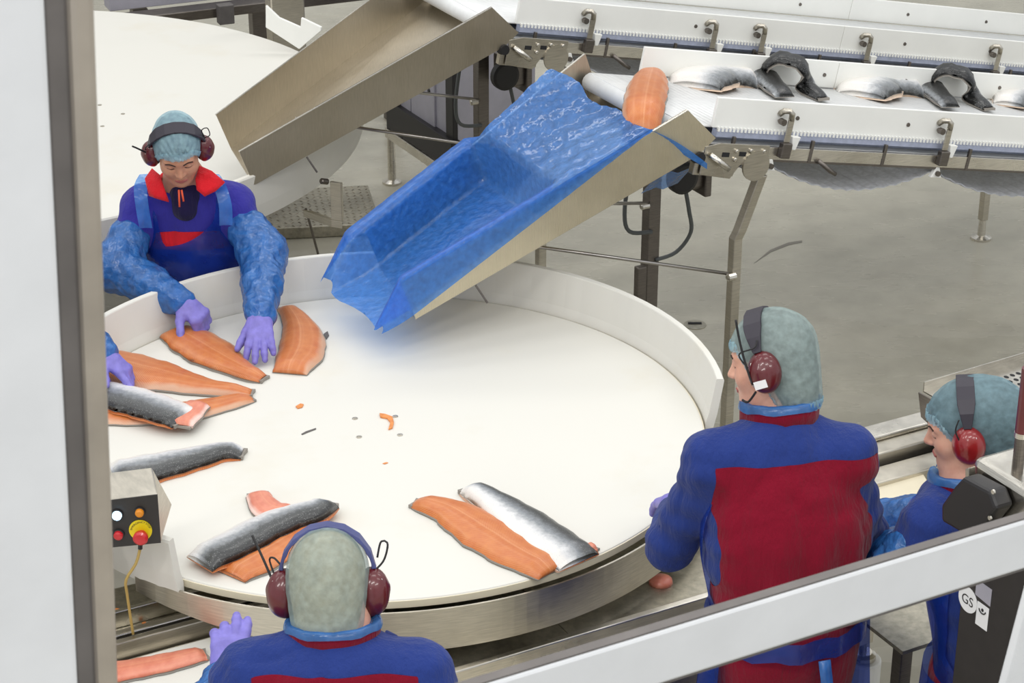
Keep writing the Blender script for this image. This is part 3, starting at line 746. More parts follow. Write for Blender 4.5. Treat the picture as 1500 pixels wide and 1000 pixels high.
MB().tube([c_ - fu * .035 - fn * .0, c_ - fu * .055 + fn * .004], .006).build('cable_gland', 'black_plastic', cb)
g0 = c_ - fu * .05
MB().tube(catmull([g0, g0 + Vector((-.015, 0, -.05)), g0 + Vector((-.045, 0, -.10)), g0 + Vector((-.05, .02, -.16)), g0 + Vector((-.05, .05, -.3))], 18), .004).build('hanging_cable', 'cable_yellow', cb, smooth=True)
MB().box(f00 + Vector((-.06, .1, -.35)), (.03, 0, 0), (0, .03, 0), (0, 0, .8)).build('stand_post', 'steel_dark', cb, bevel=.004)

# ------------------------------------------------------------------ tall machine at the right edge
MY = 4.15
mc0 = aty(1424, 668, MY)
mu, mv = (mc0 - O).dot(U), (mc0 - O).dot(V); mz = mc0.z
mt = empty('processing_machine', B(mu + .2, mv - .3, 0), 'steel topped black machine with round and square stickers at the right edge', 'machine')
MB().boxb(mu, mu + .5, mv - .62, mv, mz - .14, mz).build('top_cover', 'steel_bright', mt, bevel=.018)
MB().boxb(mu + .005, mu + .45, mv - .60, mv - .005, .12, mz - .14).build('cabinet', 'charcoal', mt, bevel=.004)
for uu in (mu + .04, mu + .38):
    for vv in (mv - .55, mv - .06): MB().lathe(B(uu, vv, 0), (0, 0, 1), [(0, .04), (.02, .04), (.03, .018), (.12, .018)], 14).build('foot', 'steel', mt)
def mface(x, y, d=.004): return atplane(x, y, B(mu - d, mv, 0), U)
# black hinge guard on the left face
hp = [(1424, 704), (1436, 691), (1476, 712), (1486, 738), (1462, 768), (1432, 772), (1404, 756), (1404, 732)]
hg = MB().slab([mface(x, y, .003) for x, y in hp], -U * .05).build('hinge_guard', 'black_plastic', mt, bevel=.008)
for x, y in ((1456, 720), (1451, 758)): MB().lathe(mface(x, y, .053), -U, [(0, .006), (.004, .005)], 10).build('guard_screw', 'steel_bright', hg)
MB().slab([mface(x, y, .003) for x, y in ((1424, 684), (1429, 682), (1431, 710), (1424, 716))], -U * .02).build('hinge_leaf', 'steel', mt, bevel=.002)
hole = atz(1490, 690, mz)
MB().lathe((hole.x, hole.y, mz - .004), (0, 0, 1), [(0, .013), (.09, .013), (.095, .010)], 16).build('guide_column', 'steel_dark', mt)
MB().lathe((hole.x, hole.y, mz + .09), (0, 0, 1), [(0, .015), (.16, .015)], 16).build('column_sleeve', 'cup_maroon', mt)
MB().lathe((hole.x, hole.y, mz + .085), (0, 0, 1), [(0, .0155), (.012, .0155)], 16).build('column_collar', 'steel_bright', mt)
# stickers
def fsticker(pts, m, d=.001, name='sticker', parent=None):
    return MB().slab([mface(x, y, -.0045) for x, y in pts], -U * .0012).build(name, m, parent or mt)
cen = mface(1418, 878, -.0045); cx_ = -V; cy_ = ZV
MB().slab([cen + cx_ * .032 * math.cos(g) + cy_ * .032 * math.sin(g) for g in [2 * math.pi * k / 26 for k in range(26)]], -U * .0012).build('round_sticker', 'sticker_white', mt)
vs, fs = lettering('GS', .034)
mb = MB(); mb.add([cen - U * .0018 + cx_ * x + cy_ * (y - .012) for x, y, z in vs], fs); mb.build('sticker_lettering', 'black_plastic', mt)
cen2 = mface(1439, 902, -.0045)
MB().slab([cen2 + cx_ * a_ * .020 + cy_ * b2 * .030 for a_, b2 in ((-1, -1), (1, -1), (1, 1), (-1, 1))], -U * .0012).build('square_sticker', 'sticker_white', mt, bevel=.0004)
MB().tube([cen2 - U * .002 + cx_ * .011 * math.cos(g) + cy_ * (.016 + .009 * math.sin(g)) for g in [math.pi * (1.02 + k / 8 * .96) for k in range(9)]], .0016, 6).build('sticker_mark', 'black_plastic', mt)
MB().lathe(cen2 - U * .0014 + cy_ * .016, -U, [(0, .004), (.001, .004)], 10).build('sticker_dot', 'black_plastic', mt)
cen3 = mface(1441, 868, -.0045)
MB().slab([cen3 + cx_ * a_ * .026 + cy_ * b2 * .022 for a_, b2 in ((-1, -.8), (1, -1), (1, 1), (-1, 1))], -U * .0012).build('grey_plate', 'panel_grey', mt)

# ------------------------------------------------------------------ fish
def fillet(label, pix, widths, thick, up, z=.90, flip=1, surf=None, lift=None, group=None, skin='fish_skin', fl='flesh', cat='salmon fillet', n=34, arch=1.0, edge=.05):
    surf = surf or (lambda x, y: atz(x, y, z + thick * .4))
    P = catmull([surf(*p) for p in pix], n)
    if lift: 
        for i in range(n): P[i] = P[i] + ZV * lift(i / (n - 1))
    ws = [np.interp(i / (n - 1), np.linspace(0, 1, len(widths)), widths) for i in range(n)]
    t = empty('salmon_fillet', P[n // 2] - ZV * thick * .4, label, cat, group)
    K = 14
    top, bot, mid = [], [], []; uvt = []
    for i in range(n):
        tg = (P[min(i + 1, n - 1)] - P[max(i - 1, 0)]).normalized()
        sd = ZV.cross(tg).normalized() * flip; nm = tg.cross(sd); nm = nm if nm.z > 0 else -nm
        e = min(1, .45 + 6 * i / (n - 1), .45 + 6 * (n - 1 - i) / (n - 1))
        wob = 1 + .025 * math.sin(i * .9 + len(label)) + .012 * math.sin(i * 2.1)
        base = P[i] - ZV * thick * .4
        rt, rb, rm = [], [], []
        for j in range(K + 1):
            q = -1 + 2 * j / K
            hh = thick * e * (.30 + .70 * max(0, 1 - abs(q) ** 2.6) ** (.5 * arch + .1)) + thick * .012 * math.sin(i * 1.1 + j * .9)
            rt.append(base + sd * ws[i] * .5 * wob * q + nm * hh); uvt.append((i / (n - 1), j / K))
            rm.append(base + sd * ws[i] * .5 * wob * q * (1 + edge * (.3 if not up == 'skin' else .8)) + nm * thick * .27 * e)
            rb.append(base + sd * ws[i] * .5 * wob * q * (1 + edge * .6) + nm * .0012)
        top.append(rt); bot.append(rb); mid.append(rm)
    def closed(rows_a, rows_b, name, m):
        mb = MB(); mb.grid(rows_a, flip=flip < 0); mb.grid(rows_b, flip=flip > 0)
        R = K + 1; N = n * R
        ring = [j for j in range(R)] + [i * R + K for i in range(1, n)] + [(n - 1) * R + j for j in range(K - 1, -1, -1)] + [i * R for i in range(n - 2, 0, -1)]
        for a_, b2 in zip(ring, ring[1:] + ring[:1]): mb.f.append((a_, b2, b2 + N, a_ + N))
        return mb.build(name, m, t, smooth=True, uvs=uvt + uvt)
    low = [[p.lerp(q_, .02) for p, q_ in zip(a_, b2)] for a_, b2 in zip(mid, bot)]
    if up == 'skin':
        closed(top, [[p - ZV * .002 for p in r] for r in mid], 'skin', skin)
        closed(mid, bot, 'flesh', fl)
    else:
        closed(top, [[p - ZV * .001 for p in r] for r in mid], 'flesh', fl)
        closed(mid, bot, 'skin', 'fish_edge')
    # dark tail tip
    tp = P[-1]; tg = (P[-1] - P[-3]).normalized(); sd = ZV.cross(tg).normalized()
    w_ = max(widths[-1], .02) * .45
    base = tp - ZV * thick * .36
    MB().slab([base - tg * .012 - sd * w_, base + tg * .008 - sd * w_ * 1.0, base + tg * .004, base + tg * .010 + sd * w_ * 1.0, base - tg * .012 + sd * w_], ZV * thick * .3).build('tail_tip', 'fish_edge', t)
    return t
TAB = 'salmon on the near table'
fillet('orange fillet with its tail pointing right under the woman\'s two hands', [(252, 483), (285, 500), (325, 524), (362, 545), (386, 552)], [.10, .17, .17, .10, .05], .034, 'flesh', group=TAB)
fillet('broad orange fillet standing crosswise right of the woman\'s gloved hand', [(424, 543), (441, 515), (442, 485), (430, 462), (416, 449)], [.11, .155, .145, .10, .05], .034, 'flesh', group=TAB, flip=-1)
fillet('long orange fillet at the left, uppermost of three by the window frame', [(140, 525), (190, 540), (240, 552), (300, 566), (345, 572), (368, 573)], [.17, .21, .20, .13, .075, .05], .034, 'flesh', group=TAB, flip=-1)
fillet('orange fillet lying underneath a dark one beside the left window frame', [(140, 606), (200, 606), (260, 603), (320, 592), (368, 581)], [.12, .13, .13, .10, .05], .026, 'flesh', group=TAB, flip=-1)
fillet('dark silver fillet lying skin up across an orange one at the left window frame', [(140, 572), (180, 582), (225, 595), (272, 612)], [.14, .16, .15, .12], .036, 'skin', z=.925, group=TAB)
fillet('short pink turned-up flap of salmon at the end of the dark fillet on the left', [(292, 590), (276, 604), (262, 622)], [.075, .10, .085], .024, 'flesh', z=.925, fl='flesh_pink', group=TAB, n=14)
fillet('dark fillet skin up, partly behind the control box', [(165, 694), (220, 684), (280, 671), (325, 661), (355, 661)], [.14, .155, .13, .095, .06], .040, 'skin', group=TAB)
fillet('orange fillet half hidden under the curved dark one near the front edge', [(338, 840), (375, 818), (410, 797), (440, 778), (455, 762)], [.10, .14, .14, .12, .07], .030, 'flesh', group=TAB)
fillet('small pink belly piece poking out behind the curved dark fillet', [(420, 752), (398, 748), (384, 735), (378, 722)], [.11, .10, .08, .07], .026, 'flesh', fl='flesh_pink', group=TAB, n=16)
fillet('curved dark fillet skin up near the front edge, above the bent-over head', [(292, 820), (340, 798), (390, 772), (430, 757), (462, 748), (480, 734)], [.11, .125, .13, .12, .10, .07], .046, 'skin', z=.918, group=TAB)
fillet('orange fillet alone at the front right of the table beside a dark one', [(808, 834), (765, 812), (715, 780), (660, 748), (608, 734)], [.10, .15, .17, .13, .05], .034, 'flesh', group=TAB, flip=-1)
fillet('straight dark fillet skin up, rightmost on the near table', [(848, 818), (805, 792), (760, 760), (715, 730), (684, 713)], [.14, .16, .15, .11, .06], .044, 'skin', group=TAB)
fillet('small curled pink end beside the rightmost dark fillet', [(845, 815), (858, 806), (870, 800)], [.05, .045, .035], .022, 'flesh', fl='flesh_pink', group=TAB, n=12)
fillet('pale orange fillet on the trimming board at the lower left corner', [(140, 988), (200, 978), (250, 968), (300, 956)], [.10, .085, .08, .055], .026, 'flesh', z=.725, fl='flesh_pink', surf=lambda x, y: atz(x, y, .737), group='fillet being trimmed')
# on the near conveyor
def onbelt(x, y, n=.01): return atplane(x, y, O + NI * n, NI)
CV = 'salmon on the near conveyor'
def fillet3(label, pts, widths, thick, up, **kw):
    it = {i: p for i, p in enumerate(pts)}
    return fillet(label, [(i, 0) for i in range(len(pts))], widths, thick, up, surf=lambda i, _: it[i], **kw)
def cvp(s, v, n): return O + SI * s + V * v + NI * n
_d = [onbelt(955, 108, .02), onbelt(950, 122, .028), onbelt(946, 138, .03), onbelt(943, 154, .024)]
fillet3('orange fillet sliding off the belt end into the blue covered chute', _d + [_d[3] + (_d[3] - _d[2]) * .5 - ZV * .03, _d[3] + (_d[3] - _d[2]) * .9 - ZV * .075], [.09, .13, .145, .145, .14, .12], .052, 'flesh', group=CV, flip=-1)
def belt_pair(dx, lab1, lab2):
    fillet(lab1, [(1018 + dx, 122 + dx * .055), (1040 + dx, 110 + dx * .055), (1075 + dx, 112 + dx * .06), (1108 + dx, 118 + dx * .06)], [.19, .26, .20, .10], .062, 'skin', surf=lambda x, y: onbelt(x, y, .02), skin='fish_skin_pale', fl='fish_cream', group=CV, flip=1)
    a_ = onbelt(1148 + dx, 146 + dx * .06); b2 = onbelt(1116 + dx, 118 + dx * .06); c_ = onbelt(1178 + dx, 132 + dx * .06); d_ = onbelt(1205 + dx, 146 + dx * .06)
    pk = (b2 + c_) / 2 + NI * .10
    fillet3(lab2, [a_ + NI * .02, a_.lerp(b2, .6) + NI * .02, b2 + NI * .035, b2.lerp(pk, .55) + NI * .045, pk, c_.lerp(pk, .5) + NI * .045, c_ + NI * .02, d_ + NI * .01], [.07, .085, .10, .115, .12, .105, .08, .05], .034, 'skin', skin='fish_skin_black', fl='fish_edge', group=CV, n=40)
belt_pair(0, 'pale grey fillet folded on the belt nearest the chute', 'black skinned fillet curled into a loop on the belt, the left one')
belt_pair(243, 'pale grey fillet folded on the belt further right', 'black skinned fillet curled into a loop on the belt, the right one')
fillet('pale fillet on the belt cut off by the right picture edge', [(1478, 150), (1490, 140), (1515, 140), (1560, 146)], [.12, .18, .16, .10], .05, 'skin', surf=lambda x, y: onbelt(x, y, .02), skin='fish_skin_pale', fl='fish_cream', group=CV)
# scraps on the table
def scrap(label, pts, m, h=.004):
    tag(MB().slab([atz(x, y, .9005) for x, y in pts], ZV * h).build('fish_scrap', m, None, bevel=.001), label, 'fish scrap')
scrap('bent orange scrap of fish between the bolts in the table centre', [(556, 607), (564, 608), (575, 612), (577, 620), (575, 628), (569, 630), (572, 620), (567, 614), (557, 612)], 'scrap_orange', .006)
scrap('tiny pale orange scrap left of the table centre', [(433, 596), (440, 592), (445, 593), (443, 597), (436, 599)], 'scrap_orange')
scrap('thin dark sliver left of the table centre', [(441, 636), (448, 632), (463, 627), (463, 629), (450, 634), (443, 637)], 'gasket', .002)
scrap('faint orange smear below the table centre bolts', [(560, 679), (566, 677), (569, 678), (564, 680)], 'scrap_orange', .002)
scrap('small brown scrap right of the woman\'s fish', [(474, 490), (480, 486), (482, 492), (478, 498)], 'gasket', .004)
# ------------------------------------------------------------------ people: smooth bodies from blended volumes
def vnoise(P, seed=0):
    P = np.asarray(P, dtype=np.float64); I = np.floor(P).astype(np.int64); F = P - I; F = F * F * (3 - 2 * F)
    def h(a, b, c):
        n = (a * 374761393 + b * 668265263 + c * 2147483647 + seed * 1274126177) & 0xffffffff
        n = ((n ^ (n >> 13)) * 1274126177) & 0xffffffff
        return ((n ^ (n >> 16)) & 0xffff) / 32767.5 - 1
    r = 0
    for dx in (0, 1):
        for dy in (0, 1):
            for dz in (0, 1):
                w = (F[:, 0] if dx else 1 - F[:, 0]) * (F[:, 1] if dy else 1 - F[:, 1]) * (F[:, 2] if dz else 1 - F[:, 2])
                r = r + w * h(I[:, 0] + dx, I[:, 1] + dy, I[:, 2] + dz)
    return r

class SDF:
    def __init__(s): s.p = []
    def cap(s, a, b, ra, rb=None, k=.03, sy=1.0, op=1):
        s.p.append(('c', np.array(a, float), np.array(b, float), ra, ra if rb is None else rb, k, sy, op)); return s
    def ell(s, c, r, R=None, k=.03, op=1):
        s.p.append(('e', np.array(c, float), np.array(r, float), np.eye(3) if R is None else np.array(R, float), 0, k, 1, op)); return s
    def bbox(s, q, pad):
        if q[0] == 'c':
            r = max(q[3], q[4]); lo, hi = np.minimum(q[1], q[2]) - r, np.maximum(q[1], q[2]) + r
        else: m = q[2].max(); lo, hi = q[1] - m, q[1] + m
        return lo - pad, hi + pad
    @staticmethod
    def dist(q, X, Y, Z):
        if q[0] == 'c':
            a, b = q[1], q[2]; sy = q[6]
            px, py, pz = X - a[0], (Y - a[1]) / sy, Z - a[2]; bx, by, bz = b[0] - a[0], (b[1] - a[1]) / sy, b[2] - a[2]
            L = bx * bx + by * by + bz * bz + 1e-12
            t = np.clip((px * bx + py * by + pz * bz) / L, 0, 1)
            return (np.sqrt((px - t * bx) ** 2 + (py - t * by) ** 2 + (pz - t * bz) ** 2) - (q[3] + (q[4] - q[3]) * t)) * (sy if sy < 1 else 1)
        R = q[3]; px, py, pz = X - q[1][0], Y - q[1][1], Z - q[1][2]
        x = R[0][0] * px + R[1][0] * py + R[2][0] * pz; y = R[0][1] * px + R[1][1] * py + R[2][1] * pz; z = R[0][2] * px + R[1][2] * py + R[2][2] * pz
        r = q[2]; k0 = np.sqrt((x / r[0]) ** 2 + (y / r[1]) ** 2 + (z / r[2]) ** 2) + 1e-9
        k1 = np.sqrt((x / r[0] ** 2) ** 2 + (y / r[1] ** 2) ** 2 + (z / r[2] ** 2) ** 2) + 1e-9
        return k0 * (k0 - 1) / k1
    def at(s, X, Y, Z):
        D = None
        for q in s.p:
            d = s.dist(q, X, Y, Z)
            D = d if D is None else s.blend(D, d, q[5], q[7])
        return D
    @staticmethod
    def blend(a, b, k, op):
        if op < 0:
            h = np.maximum(k - np.abs(a + b), 0) / k; return np.maximum(a, -b) + h * h * k / 4
        h = np.maximum(k - np.abs(a - b), 0) / k; return np.minimum(a, b) - h * h * k / 4
    def mesh(s, step, fine=None, pad=.03):
        lo = np.min([s.bbox(q, pad)[0] for q in s.p if q[7] > 0], axis=0); hi = np.max([s.bbox(q, pad)[1] for q in s.p if q[7] > 0], axis=0)
        ax = []
        for d in range(3):
            if fine is None: ax.append(np.arange(lo[d], hi[d] + step, step))
            else:
                f0, f1, fs = fine[0][d], fine[1][d], fine[2]
                n1 = max(2, int((f0 - lo[d]) / step)) if f0 > lo[d] else 0
                parts = []
                if f0 > lo[d]: parts.append(np.linspace(lo[d], f0, n1, endpoint=False))
                parts.append(np.arange(max(f0, lo[d]), min(f1, hi[d]), fs))
                if f1 < hi[d]: parts.append(np.linspace(min(f1, hi[d]), hi[d], max(2, int((hi[d] - f1) / step))))
                ax.append(np.concatenate(parts))
        xs, ys, zs = ax
        D = np.full((len(xs), len(ys), len(zs)), .25, dtype=np.float32)
        for q in s.p:
            l, h = s.bbox(q, .06)
            i0, i1 = np.searchsorted(xs, l[0]), np.searchsorted(xs, h[0]); j0, j1 = np.searchsorted(ys, l[1]), np.searchsorted(ys, h[1]); k0, k1 = np.searchsorted(zs, l[2]), np.searchsorted(zs, h[2])
            if i1 <= i0 or j1 <= j0 or k1 <= k0: continue
            d = s.dist(q, xs[i0:i1, None, None], ys[None, j0:j1, None], zs[None, None, k0:k1])
            D[i0:i1, j0:j1, k0:k1] = s.blend(D[i0:i1, j0:j1, k0:k1], d, q[5], q[7])
        return surface_net(D, xs, ys, zs)

def surface_net(D, xs, ys, zs):
    ins = D < 0; nx, ny, nz = D.shape
    c = np.zeros((nx - 1, ny - 1, nz - 1), dtype=np.int8)
    for i in (0, 1):
        for j in (0, 1):
            for k in (0, 1): c += ins[i:nx - 1 + i, j:ny - 1 + j, k:nz - 1 + k]
    act = (c > 0) & (c < 8); I, J, K = np.nonzero(act)
    idx = np.full(act.shape, -1, dtype=np.int64); idx[I, J, K] = np.arange(len(I))
    acc = np.zeros((len(I), 3)); cnt = np.zeros(len(I))
    corners = [(i, j, k) for i in (0, 1) for j in (0, 1) for k in (0, 1)]
    ax = (xs, ys, zs)
    for a in corners:
        for b in corners:
            if sum(b) - sum(a) == 1 and all(y >= x for x, y in zip(a, b)):
                da = D[I + a[0], J + a[1], K + a[2]].astype(float); db = D[I + b[0], J + b[1], K + b[2]].astype(float)
                m = (da < 0) != (db < 0); t = np.where(m, da / np.where(m, da - db, 1), 0)
                pa = np.stack([xs[I + a[0]], ys[J + a[1]], zs[K + a[2]]], 1); pb = np.stack([xs[I + b[0]], ys[J + b[1]], zs[K + b[2]]], 1)
                acc += np.where(m[:, None], pa + (pb - pa) * t[:, None], 0); cnt += m
    Vv = acc / cnt[:, None]; F = []
    for d in range(3):
        sl0 = [slice(1, -1)] * 3; sl0[d] = slice(0, -1); sl1 = [slice(1, -1)] * 3; sl1[d] = slice(1, None)
        A = ins[tuple(sl0)]; Bm = ins[tuple(sl1)]; e = A != Bm
        ii = np.stack(np.nonzero(e), 1); 
        if not len(ii): continue
        flip = A[e]
        off = np.ones(3, dtype=int); off[d] = 0; base = ii + off
        o1, o2 = (d + 1) % 3, (d + 2) % 3
        def cell(a, b):
            q = base.copy(); q[:, o1] -= a; q[:, o2] -= b; return idx[q[:, 0], q[:, 1], q[:, 2]]
        Q = np.stack([cell(1, 1), cell(0, 1), cell(0, 0), cell(1, 0)], 1)
        Q[~flip] = Q[~flip][:, ::-1]
        F.append(Q)
    F = np.concatenate(F); F = F[(F >= 0).all(1)]
    return Vv, F

def vnormals(Vv, F):
    n = np.cross(Vv[F[:, 2]] - Vv[F[:, 0]], Vv[F[:, 3 if F.shape[1] > 3 else 1]] - Vv[F[:, 1 if F.shape[1] > 3 else 0]])
    if F.shape[1] == 3: n = np.cross(Vv[F[:, 1]] - Vv[F[:, 0]], Vv[F[:, 2]] - Vv[F[:, 0]])
    N = np.zeros_like(Vv)
    for k in range(F.shape[1]): np.add.at(N, F[:, k], n)
    return N / (np.linalg.norm(N, axis=1)[:, None] + 1e-12)

def clip(Vv, F, s):
    if F.shape[1] == 4: F = np.concatenate([F[:, [0, 1, 2]], F[:, [0, 2, 3]]])
    pos = s > 0; c = pos[F].sum(1)
    keep = [tuple(f) for f in F[c == 3]]; newv = []; cache = {}
    def cut(a, b):
        k = (min(a, b), max(a, b))
        if k not in cache:
            t = s[a] / (s[a] - s[b]); newv.append(Vv[a] + (Vv[b] - Vv[a]) * t); cache[k] = len(Vv) + len(newv) - 1
        return cache[k]
    for f in F[(c == 1) | (c == 2)]:
        f = list(map(int, f)); p = [bool(pos[i]) for i in f]
        while not (p[0] and not p[2]) : f = f[1:] + f[:1]; p = p[1:] + p[:1]
        if p[1]: a, b, d = f; q, r = cut(b, d), cut(a, d); keep += [(a, b, q), (a, q, r)]
        else: a, b, d = f; q, r = cut(a, b), cut(a, d); keep.append((a, q, r))
    VV = np.concatenate([Vv, np.array(newv).reshape(-1, 3)]); K = np.array(keep, dtype=np.int64).reshape(-1, 3)
    used = np.unique(K); mp = np.full(len(VV), -1); mp[used] = np.arange(len(used))
    return VV[used], mp[K]

def npobj(name, Vv, F, m, parent, solid=0.0):
    me = bpy.data.meshes.new(name)
    me.from_pydata(np.asarray(Vv, dtype=float).tolist(), [], np.asarray(F).tolist())
    o = finish(me, name, m, parent, smooth=True)
    if solid:
        md = o.modifiers.new('thickness', 'SOLIDIFY'); md.thickness = solid; md.offset = 1
    return o

def rotm(yaw, pitch, roll):   # head axes: x right, y face, z crown; yaw about z, pitch nods down
    return np.array((Matrix.Rotation(yaw, 3, 'Z') @ Matrix.Rotation(-pitch, 3, 'X') @ Matrix.Rotation(roll, 3, 'Y')))

def hand_prims(w, d, up, side, curl, spread=1.0, grow=0.0, thumb=(.55, .75, -.25), tcurl=.3):
    """prims of a hand: wrist, finger direction, back-of-hand normal, side = thumb direction"""
    w, d, up, side = [np.array(x, float) for x in (w, d, up, side)]
    d = d / np.linalg.norm(d); up = up - d * (up @ d); up /= np.linalg.norm(up); sd = np.cross(d, up); sd = sd if sd @ side > 0 else -sd
    P = []; g = grow
    P.append((w - d * .028, w, .027 + g, .029 + g, .02))
    P.append((w, w + d * .03, .030 + g, .030 + g, .02))
    offs = [.031, .011, -.010, -.030]; lens = [.92, 1.05, 1.0, .78]
    for i, (o_, l_) in enumerate(zip(offs, lens)):
        kn = w + d * (.088 - .006 * abs(i - 1.2)) + sd * o_
        P.append((w + sd * o_ * .55 + d * .01, kn, .018 + g, .0125 + g, .018))
        a = 0.0; p = kn; fd = d + sd * (.14 * spread * (1.4 - i)) * .5
        fd = fd / np.linalg.norm(fd)
        for sgl, r0, r1, cu in ((.044, .0115, .0102, curl[i]), (.027, .0102, .0095, curl[i] * 1.1), (.021, .0095, .008, curl[i] * .7)):
            a += cu; v = fd * math.cos(a) - up * math.sin(a); q = p + v * sgl * l_
            P.append((p, q, r0 + g, r1 + g, .006)); p = q
    tb = w + d * .022 + sd * .026; v = d * thumb[0] + sd * thumb[1] + up * thumb[2]; v /= np.linalg.norm(v)
    q = tb + v * .042; P.append((tb, q, .0165 + g, .0135 + g, .014))
    v2 = v * math.cos(tcurl) + d * math.sin(tcurl); r = q + v2 * .034; P.append((q, r, .013 + g, .0115 + g, .006))
    P.append((r, r + v2 * .022, .0115 + g, .009 + g, .006))
    return P

def person(label, loc, face, J, head, style):
    """J: joints in hall coordinates; face = direction the chest points; head = (centre, yaw, pitch, roll)"""
    phi = math.atan2(-face[0], face[1])
    root = empty('person', Vector((loc[0], loc[1], 0)), label, 'person')
    root.rotation_euler = (0, 0, phi)
    Rm = np.array(Matrix.Rotation(-phi, 3, 'Z')); L0 = np.array([loc[0], loc[1], 0.0])
    def T(p): return Rm @ (np.array(p, float) - L0)
    def Td(d): return Rm @ np.array(d, float)
    j = {k: T(p) for k, p in J.items()}
    hc = T(head[0]); Hyaw = head[1] - phi
    HR = rotm(Hyaw, head[2], head[3])
    def hp(x, y, z): return hc + HR @ np.array([x, y, z], float)
    female = style.get('female', False)
    # ---------------- body
    S = SDF()
    hs = style.get('hs', 1.0)
    def he(c, r, k=.02, op=1): S.ell(hp(*[a * hs for a in c]), [a * hs for a in r], HR, k, op)
    def hcap(a, b, ra, rb, k=.012, op=1): S.cap(hp(*[x * hs for x in a]), hp(*[x * hs for x in b]), ra * hs, rb * hs, k, 1, op)
    he((0, -.012, .036), (.074, .095, .084)); he((0, .030, -.035), (.058, .062, .082), .04); he((0, .052, -.090), (.036, .034, .028), .04)
    he((0, .076, .022), (.050, .018, .012), .025)
    for sx in (-1, 1):
        he((sx * .038, .058, -.030), (.024, .026, .024), .03)       # cheeks
        he((sx * .031, .099, .006), (.017, .014, .010), .014, -1)   # eye sockets
        he((sx * .031, .079, .005), (.0135, .0135, .011), .004)     # closed lids
        he((sx * .075, -.004, -.008), (.010, .024, .032), .01)      # ears
    hcap((0, .088, .008), (0, .108, -.026), .0075, .0105, .014)
    for sx in (-1, 1): he((sx * .010, .098, -.030), (.0085, .010, .007), .006)
    he((0, .086, -.060), (.022, .012, .006), .006); he((0, .084, -.070), (.019, .012, .007), .006)
    he((0, .074, -.100), (.018, .014, .013), .02)
    nhead = len(S.p)
    HS = SDF(); HS.p = list(S.p)
    nb = j['neck']
    S.cap(hp(0, -.025, -.05), nb, .052, .060, .03); S.cap(nb, j['chest'], .075, .13, .05, .7)
    S.cap(j['chest'], j['pelvis'], .135, .140, .05, .68); S.cap(j['shL'], j['shR'], .058, .058, .05)
    for sd in 'LR':
        S.cap(j['sh' + sd], j['el' + sd], .047, .038, .03); S.cap(j['el' + sd], j['wr' + sd], .038, .026, .02)
        hd_ = Td(style['hand' + sd][0]); hd_ = hd_ / np.linalg.norm(hd_)
        S.cap(j['wr' + sd], j['wr' + sd] + hd_ * .07, .022, .014, .015)
        hip = j['pelvis'] + np.array([.09 if sd == 'R' else -.09, 0, -.06]); kn = hip + np.array([.01 if sd == 'R' else -.01, .03, -.36]); an = np.array([kn[0], kn[1] - .05, .10])
        S.cap(hip, kn, .085, .058, .05); S.cap(kn, an, .056, .038, .03); S.cap(an - [0, .02, .05], an + [0, .13, -.05], .036, .032, .03)
    Vb, Fb = S.mesh(.016, (hc - .125, hc + .125, .0042))
    npobj('body', Vb, Fb, style.get('skin', 'skin_tone'), root)
    # ---------------- face details
    def onface_(x, z):
        ys = np.linspace(.14, .02, 240); pts = np.array([hp(x * hs, y * hs, z * hs) for y in ys])
        d = HS.at(pts[:, 0], pts[:, 1], pts[:, 2]); i = int(np.argmax(d < 0)); return ys[i] * hs
    def facetube(pts, r, name, m):
        mb = MB(); q = [Vector(hp(x * hs, onface_(x, z) + .0006, z * hs)) for x, z in pts]
        me_pts = catmull(q, 12); mb.tube(me_pts, r, 6); me = bpy.data.meshes.new(name); me.from_pydata(mb.v, [], mb.f); return finish(me, name, m, root, smooth=True)
    for sx in (-1, 1):
        facetube([(sx * .014, .020), (sx * .032, .027), (sx * .048, .022)], .0024, 'eyebrow', 'brow')
        facetube([(sx * .018, -.001), (sx * .031, -.005), (sx * .044, -.001)], .0013, 'eyelashes', 'brow')
    facetube([(-.021, -.064), (-.008, -.0615), (0, -.0625), (.008, -.0615), (.021, -.064)], .0030, 'upper_lip', 'lip')
    facetube([(-.018, -.067), (0, -.071), (.018, -.067)], .0032, 'lower_lip', 'lip')
    # ---------------- hair and hair net
    def cap_mesh(grow, bun, step):
        Q = SDF(); g = grow
        Q.ell(hp(0, -.012 * hs, .036 * hs), [(.074 + g) * hs, (.095 + g) * hs, (.084 + g) * hs], HR, .03)
        Q.ell(hp(0, -.045 * hs, -.025 * hs), [(.062 + g) * hs, (.055 + g) * hs, (.06 + g) * hs], HR, .04)
        if style.get('nape', 0) < -.02: Q.ell(hp(0, -.050 * hs, (-.045 + style['nape']) * hs), [(.056 + g) * hs, (.046 + g) * hs, (.055 + g) * hs], HR, .05)
        for c, r in bun: Q.ell(hp(*c), [a + g for a in r], HR, .05)
        return Q.mesh(step)
    def hl(Vv): return (Vv - hc) @ HR      # to head axes
    bun = style.get('bun', [])
    Vh, Fh = cap_mesh(.006, bun, .007); l = hl(Vh)
    def hairline(l, d=0.0):
        y, z = l[:, 1], l[:, 2]
        front = np.clip((y + .02) / .09, 0, 1)
        low = (-.075 + style.get('nape', 0)) * (1 - front) + (.048 + style.get('brow_line', 0)) * front
        return z - low - d
    Vh, Fh = clip(Vh, Fh, hairline(l, .004)); npobj('hair', Vh, Fh, style['hair'], root)
    Vn, Fn = cap_mesh(.0125, bun, .006); l = hl(Vn); N = vnormals(Vn, Fn)
    hl_d = hairline(l); ang = np.arctan2(l[:, 0], l[:, 1])
    edge = np.exp(-(hl_d / .03) ** 2)
    rip = np.sin(ang * 34 + 4 * vnoise(l * 40, 3)) * .0022 * edge + vnoise(l * 55, 5) * .0016 + edge * .003
